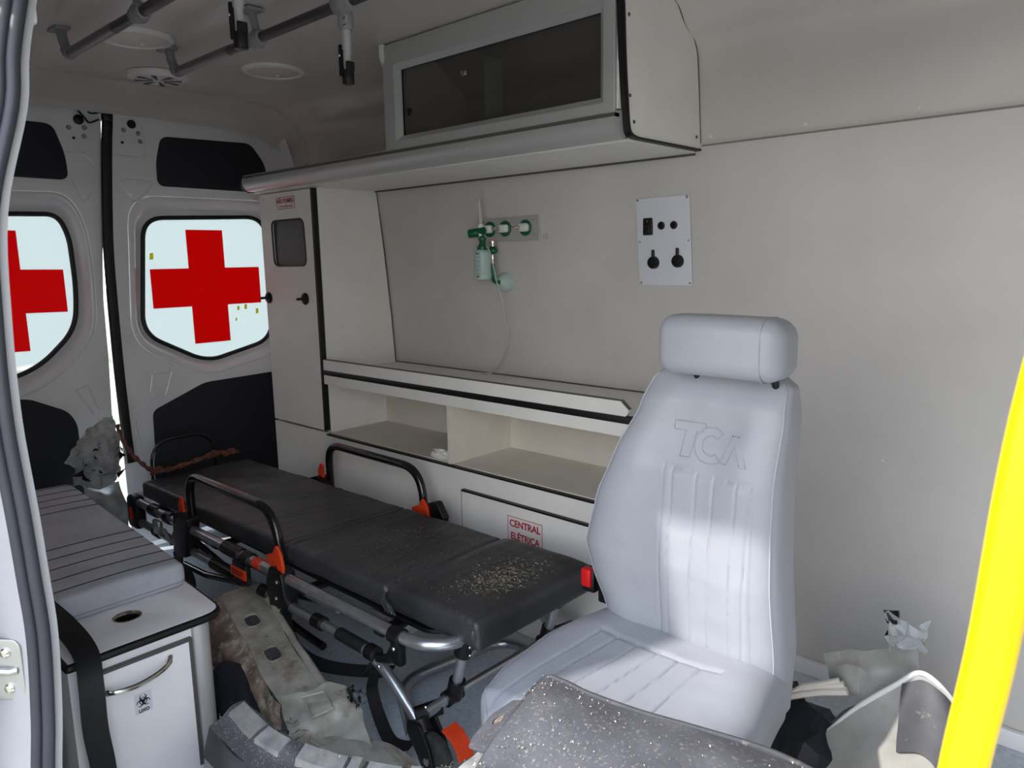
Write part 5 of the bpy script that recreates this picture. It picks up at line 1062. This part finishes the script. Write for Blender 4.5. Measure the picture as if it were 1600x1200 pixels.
# translucent ribbed step trim
tt = thing('step_trim', 'dusty translucent ribbed plastic step trim lying across the floor debris', 'trim', (-1.3, 0.75, 0.1))
def tp(u, v, h=0):     # u along, v across
    c0 = catmull([(-1.545, 0.735, 0.295), (-1.40, 0.742, 0.275), (-1.28, 0.79, 0.255), (-1.17, 0.842, 0.255), (-1.06, 0.880, 0.275), (-0.97, 0.895, 0.33), (-0.905, 0.905, 0.40)], 10)
    i = u*(len(c0)-1); a = int(min(i, len(c0)-2)); p = c0[a].lerp(c0[a+1], i-a); t = (c0[a+1]-c0[a]).normalized(); sdv = Vector((0.45, -0.85, -0.25)); sdv = (sdv-t*sdv.dot(t)).normalized(); n_ = t.cross(sdv); n_ = n_ if n_.z > 0 else -n_
    return p+sdv*v+n_*h
m = MB(); m.sheet([[tp(u/14, v, 0.006*sin(v*60)) for v in (0, 0.02, 0.035, 0.06, 0.09)] for u in range(0, 15)], 0.004, 4, 0.004, 25, 3); m.build('strip', 'bumper', tt, ang=30)
for u0, u1, hgt in [(0.02, 0.12, 0.018), (0.135, 0.21, 0.014), (0.26, 0.40, 0.020), (0.415, 0.45, 0.024), (0.47, 0.58, 0.016), (0.62, 0.66, 0.022)]:
    m = MB(); lo = []
    for f in range(5):
        u = u0+(u1-u0)*f/4; lo.append([tp(u, 0.004, 0), tp(u, 0.008, hgt), tp(u, 0.045, hgt*0.9), tp(u, 0.052, 0)])
    m.loft(lo); m.build('raised_rib', 'clear', tt, ang=25)
m = MB(); m.sheet([[tp(u/8, 0.088, -0.002), tp(u/8, 0.10, -0.03), tp(u/8, 0.115, -0.07)] for u in range(0, 7)], 0.004, 5, 0.010, 14, 7); m.build('side_skirt', 'bumperd', tt, ang=30)
# grey bumper / sill cover resting on the seat cushion and sloping to the camera
bp = thing('sill_cover', 'large dusty grey plastic sill cover lying over the front of the grey seat', 'wreckage', (-0.7, 0.9, 0.3))
top_e = [(-0.775, 0.700, 0.455), (-0.815, 0.80, 0.47), (-0.838, 0.90, 0.49), (-0.850, 0.992, 0.508), (-0.815, 1.005, 0.512), (-0.755, 1.010, 0.508), (-0.660, 1.032, 0.502), (-0.560, 1.06, 0.500), (-0.450, 1.09, 0.495), (-0.360, 1.12, 0.47)]
rows = []
for f, dz, dy, dx in [(0, 0, 0, 0), (0.12, 0.004, -0.02, 0.010), (0.3, 0.010, -0.07, 0.035), (0.6, -0.015, -0.15, 0.085), (1.0, -0.075, -0.25, 0.14), (1.4, -0.16, -0.33, 0.18)]:
    r_ = []
    for i, p in enumerate(top_e):
        k = min(1, i/3); r_.append((p[0]+dx*(0.6+0.4*k), p[1]+dy*(0.35+0.65*k), p[2]+dz*(0.8+0.2*k)))
    rows.append(r_)
m = MB(); m.sheet(rows, -0.004, 7, 0.006, 7, 12); cv_ = m.build('cover_skin', 'bumper', bp, ang=60)
m = MB(); m.tube(catmull([tuple(Vector(p)+Vector((0.003, -0.004, 0.003))) for p in top_e], 6), 0.006, 8); m.build('rolled_edge', 'bumperd', bp)
brp = [(-0.832, 0.86, 0.482), (-0.845, 0.955, 0.500)]
Ub = (Vector(brp[1])-Vector(brp[0])).normalized(); Vb = Vector((-0.85, 0.1, -0.25)); Vb = (Vb-Ub*Vb.dot(Ub)).normalized()
m = MB(); m.plate(uv([(-0.06, -0.005), (0.075, -0.005), (0.072, 0.03), (0.03, 0.052), (-0.03, 0.050), (-0.055, 0.040)], 0.006), [[(0.018+0.014*cos(t*pi/8), 0.026+0.009*sin(t*pi/8)) for t in range(16)]], 0.003, brp[0], Ub, Vb, 0.0005); bb = m.build('fixing_bracket', 'bumper', bp)
m = MB(); m.plate([(0.018+0.0145*cos(t*pi/8), 0.026+0.0095*sin(t*pi/8)) for t in range(16)], (), 0.001, Vector(brp[0])-Ub.cross(Vb)*0.0012, Ub, Vb); m.build('bracket_grommet', 'rusty', bb)
m = MB(); m.sheet([[(-0.825, 0.70, 0.435), (-0.850, 0.74, 0.435), (-0.855, 0.79, 0.445), (-0.850, 0.84, 0.462)], [(-0.785, 0.70, 0.455), (-0.800, 0.76, 0.462), (-0.812, 0.80, 0.468), (-0.828, 0.86, 0.482)]], 0.004, 6, 0.008, 25, 5); m.build('torn_edge_strip', 'clear', bp, ang=30)
# chips
m = MB(); dg_rows = cv_.data
random.seed(3)
vs_ = [v.co.copy() for v in dg_rows.vertices]; fcs = [p for p in dg_rows.polygons if (Vector(p.normal).z > 0.25)]
base_ = Vector(bp.location)
for k in range(2600):
    p_ = random.choice(fcs); c0 = base_+p_.center+Vector(p_.normal)*0.0022+Vector((random.uniform(-.006, .006), random.uniform(-.006, .006), 0))
    if noise.noise(c0*14) < -0.12 or random.random() > max(0.06, min(1.0, (1.04-c0.y)*4.5)): continue
    sliver(m, c0, random.uniform(0.0015, 0.006), random.uniform(0.0008, 0.0026), random.uniform(0, pi), 0.5)
tag(m.build('debris_chips', 'chip', origin=(-0.7, 0.9, 0.5)), 'pale chips and dust scattered over the grey sill cover', 'debris', kind='stuff')
m = MB()
for k in range(1000):
    u = random.random()*0.85; p = tp(u, random.uniform(0.0, 0.09), 0.020 if random.random() < 0.3 else 0.007); sliver(m, p, random.uniform(0.002, 0.006), random.uniform(0.0008, 0.002), random.uniform(0, pi), 0.6)
tag(m.build('debris_chips', 'chip', origin=(-1.3, 0.75, 0.3)), 'pale chips scattered over the translucent step trim', 'debris', kind='stuff')
m = MB()
for k in range(300):
    x, y = random.uniform(-2.3, -0.3), random.uniform(0.85, 2.1); sliver(m, Vector((x, y, 0.001)), random.uniform(0.003, 0.012), random.uniform(0.001, 0.003), random.uniform(0, pi), 0.1)
tag(m.build('floor_dirt', 'chip', origin=(-1.3, 1.4, 0.0)), 'crumbs and grit scattered over the blue-grey floor', 'debris', kind='stuff')

# ------------------------------------------------------------------ wreckage at the right of the seat
m = MB(); m.sheet([[(-0.72, 1.70, 0.0), (-0.71, 1.72, 0.16), (-0.69, 1.76, 0.245), (-0.67, 1.80, 0.20)], [(-0.66, 1.62, 0.0), (-0.64, 1.66, 0.12), (-0.64, 1.72, 0.200), (-0.64, 1.78, 0.15)], [(-0.59, 1.60, 0.0), (-0.58, 1.60, 0.17), (-0.57, 1.68, 0.215), (-0.58, 1.74, 0.20)], [(-0.53, 1.63, 0.0), (-0.51, 1.64, 0.12), (-0.52, 1.70, 0.185), (-0.52, 1.74, 0.16)], [(-0.46, 1.62, 0.0), (-0.45, 1.63, 0.18), (-0.45, 1.72, 0.25), (-0.46, 1.75, 0.22)]], 0.004, 5, 0.022, 17, 2, smooth=False)
tag(m.build('black_trim_shell', 'dark', origin=(-0.6, 1.68, 0), ang=25), 'crumpled black plastic trim shell on the floor right of the seat', 'wreckage')
m = MB()
for k, (dy, dz, w_) in enumerate([(0, 0, 0.011), (0.004, 0.012, 0.008), (0.0, 0.021, 0.006)]):
    m.tube(lerp_path([(-0.672+0.01*k, 1.715+dy, 0.203+dz), (-0.63, 1.715+dy, 0.228+dz), (-0.585, 1.72+dy, 0.250+dz), (-0.530-0.01*k, 1.73+dy, 0.268+dz)], 4), w_, 6)
tag(m.build('broken_batten', 'cream', origin=(-0.6, 1.72, 0.2), ang=30), 'broken cream batten bridging the black trim shell right of the seat', 'wreckage')
m = MB(); m.sheet([[(-0.605, 1.78, 0.322), (-0.598, 1.765, 0.300), (-0.58, 1.76, 0.268)], [(-0.575, 1.79, 0.330), (-0.562, 1.76, 0.300), (-0.55, 1.755, 0.262)], [(-0.53, 1.81, 0.340), (-0.52, 1.765, 0.312), (-0.51, 1.75, 0.256)], [(-0.485, 1.83, 0.345), (-0.475, 1.79, 0.305), (-0.465, 1.755, 0.258)], [(-0.44, 1.85, 0.372), (-0.435, 1.80, 0.315), (-0.43, 1.765, 0.262)], [(-0.41, 1.86, 0.395), (-0.405, 1.82, 0.33), (-0.41, 1.78, 0.25)]], 0.003, 5, 0.012, 24, 6, smooth=False)
tag(m.build('bent_body_panel', 'sheet', origin=(-0.5, 1.8, 0.26), ang=22), 'bent white sheet metal strip with jagged edge below the small scraps right of the seat', 'wreckage')
m = MB(); m.sheet([[(-0.492, 1.84, 0.425), (-0.475, 1.84, 0.355), (-0.470, 1.84, 0.34)], [(-0.455, 1.84, 0.435), (-0.450, 1.85, 0.38), (-0.445, 1.84, 0.345)], [(-0.420, 1.86, 0.415), (-0.430, 1.85, 0.385), (-0.43, 1.85, 0.36)], [(-0.395, 1.86, 0.435), (-0.405, 1.86, 0.39), (-0.41, 1.86, 0.36)]], 0.003, 4, 0.022, 40, 3, smooth=False)
tag(m.build('jagged_scrap', 'bodyd', origin=(-0.45, 1.85, 0.35), ang=25), 'small jagged scrap of torn metal on top of the bent white strip', 'wreckage')
m = MB(); m.sheet([[(-0.495, 1.85, 0.440), (-0.465, 1.85, 0.447)], [(-0.485, 1.845, 0.41), (-0.46, 1.845, 0.415)]], 0.006, 5, 0.008, 30, 3)
tag(m.build('jagged_scrap', 'black', origin=(-0.48, 1.85, 0.41), ang=25), 'small dark scrap at the very tip of the pile right of the seat', 'wreckage')
lh = thing('lamp_housing', 'large bent white shell with rolled edges at the foot of the yellow pole', 'wreckage', (-0.4, 1.6, 0.1))
m = MB()
m.sheet([[(-0.565, 1.67, 0.150), (-0.54, 1.62, 0.115), (-0.495, 1.57, 0.10), (-0.42, 1.50, 0.10), (-0.36, 1.42, 0.13)],
         [(-0.490, 1.69, 0.255), (-0.460, 1.64, 0.205), (-0.42, 1.59, 0.185), (-0.375, 1.53, 0.165), (-0.33, 1.46, 0.18)],
         [(-0.415, 1.70, 0.340), (-0.392, 1.67, 0.290), (-0.365, 1.62, 0.255), (-0.335, 1.56, 0.235), (-0.30, 1.50, 0.22)],
         [(-0.375, 1.71, 0.375), (-0.345, 1.69, 0.335), (-0.325, 1.65, 0.300), (-0.305, 1.60, 0.26), (-0.28, 1.54, 0.22)],
         [(-0.335, 1.71, 0.365), (-0.310, 1.70, 0.345), (-0.29, 1.67, 0.31), (-0.275, 1.63, 0.26), (-0.26, 1.58, 0.19)]], 0.004, 8, 0.012, 8, 5)
m.build('shell', 'sheet', lh, ang=40)
m = MB(); m.sheet([[(-0.405, 1.700, 0.352), (-0.395, 1.66, 0.290), (-0.385, 1.61, 0.240)], [(-0.37, 1.700, 0.378), (-0.352, 1.66, 0.320), (-0.345, 1.60, 0.262)], [(-0.335, 1.695, 0.365), (-0.310, 1.655, 0.318), (-0.310, 1.585, 0.258)], [(-0.30, 1.695, 0.335), (-0.288, 1.65, 0.300), (-0.285, 1.56, 0.235)]], 0.004, 6, 0.006, 14, 8); m.build('inner_face', 'bumperd', lh, ang=40)
m = MB(); m.tube(catmull([(-0.402, 1.695, 0.335), (-0.372, 1.70, 0.362), (-0.338, 1.695, 0.352), (-0.300, 1.69, 0.320)], 6), 0.004, 8); m.build('inner_rim', 'plast', lh)
m = MB(); m.tube(catmull([(-0.568, 1.675, 0.155), (-0.492, 1.69, 0.263), (-0.415, 1.70, 0.348), (-0.38, 1.712, 0.382), (-0.345, 1.712, 0.375), (-0.30, 1.71, 0.335)], 6), 0.006, 8); m.tube(catmull([(-0.567, 1.66, 0.15), (-0.54, 1.615, 0.112), (-0.495, 1.565, 0.097), (-0.42, 1.495, 0.097), (-0.36, 1.415, 0.127)], 6), 0.009, 8); m.build('rolled_rim', 'plast', lh)
m = MB(); m.sheet([[(-0.545, 1.64, 0.13), (-0.52, 1.61, 0.09), (-0.49, 1.57, 0.06)], [(-0.53, 1.62, 0.05), (-0.505, 1.58, 0.03), (-0.47, 1.55, 0.0)]], 0.006, 5, 0.01, 20, 9); m.build('torn_foot', 'sheet', lh, ang=30)
m = MB(); m.sheet([[(-0.555, 1.70, 0.185), (-0.53, 1.68, 0.165), (-0.50, 1.66, 0.16)], [(-0.53, 1.72, 0.225), (-0.50, 1.70, 0.205), (-0.47, 1.69, 0.20)], [(-0.48, 1.735, 0.265), (-0.46, 1.72, 0.25), (-0.44, 1.71, 0.25)]], 0.006, 6, 0.006, 14, 3); m.build('side_flap', 'bumper', lh, ang=40)
# wall foot moulding
m = MB(); m.box((X0, 2.185, 0.0), (X1, 2.204, 0.05), 0.004); b0s = m.build('baseboard_right', 'lamb'); struct(b0s)
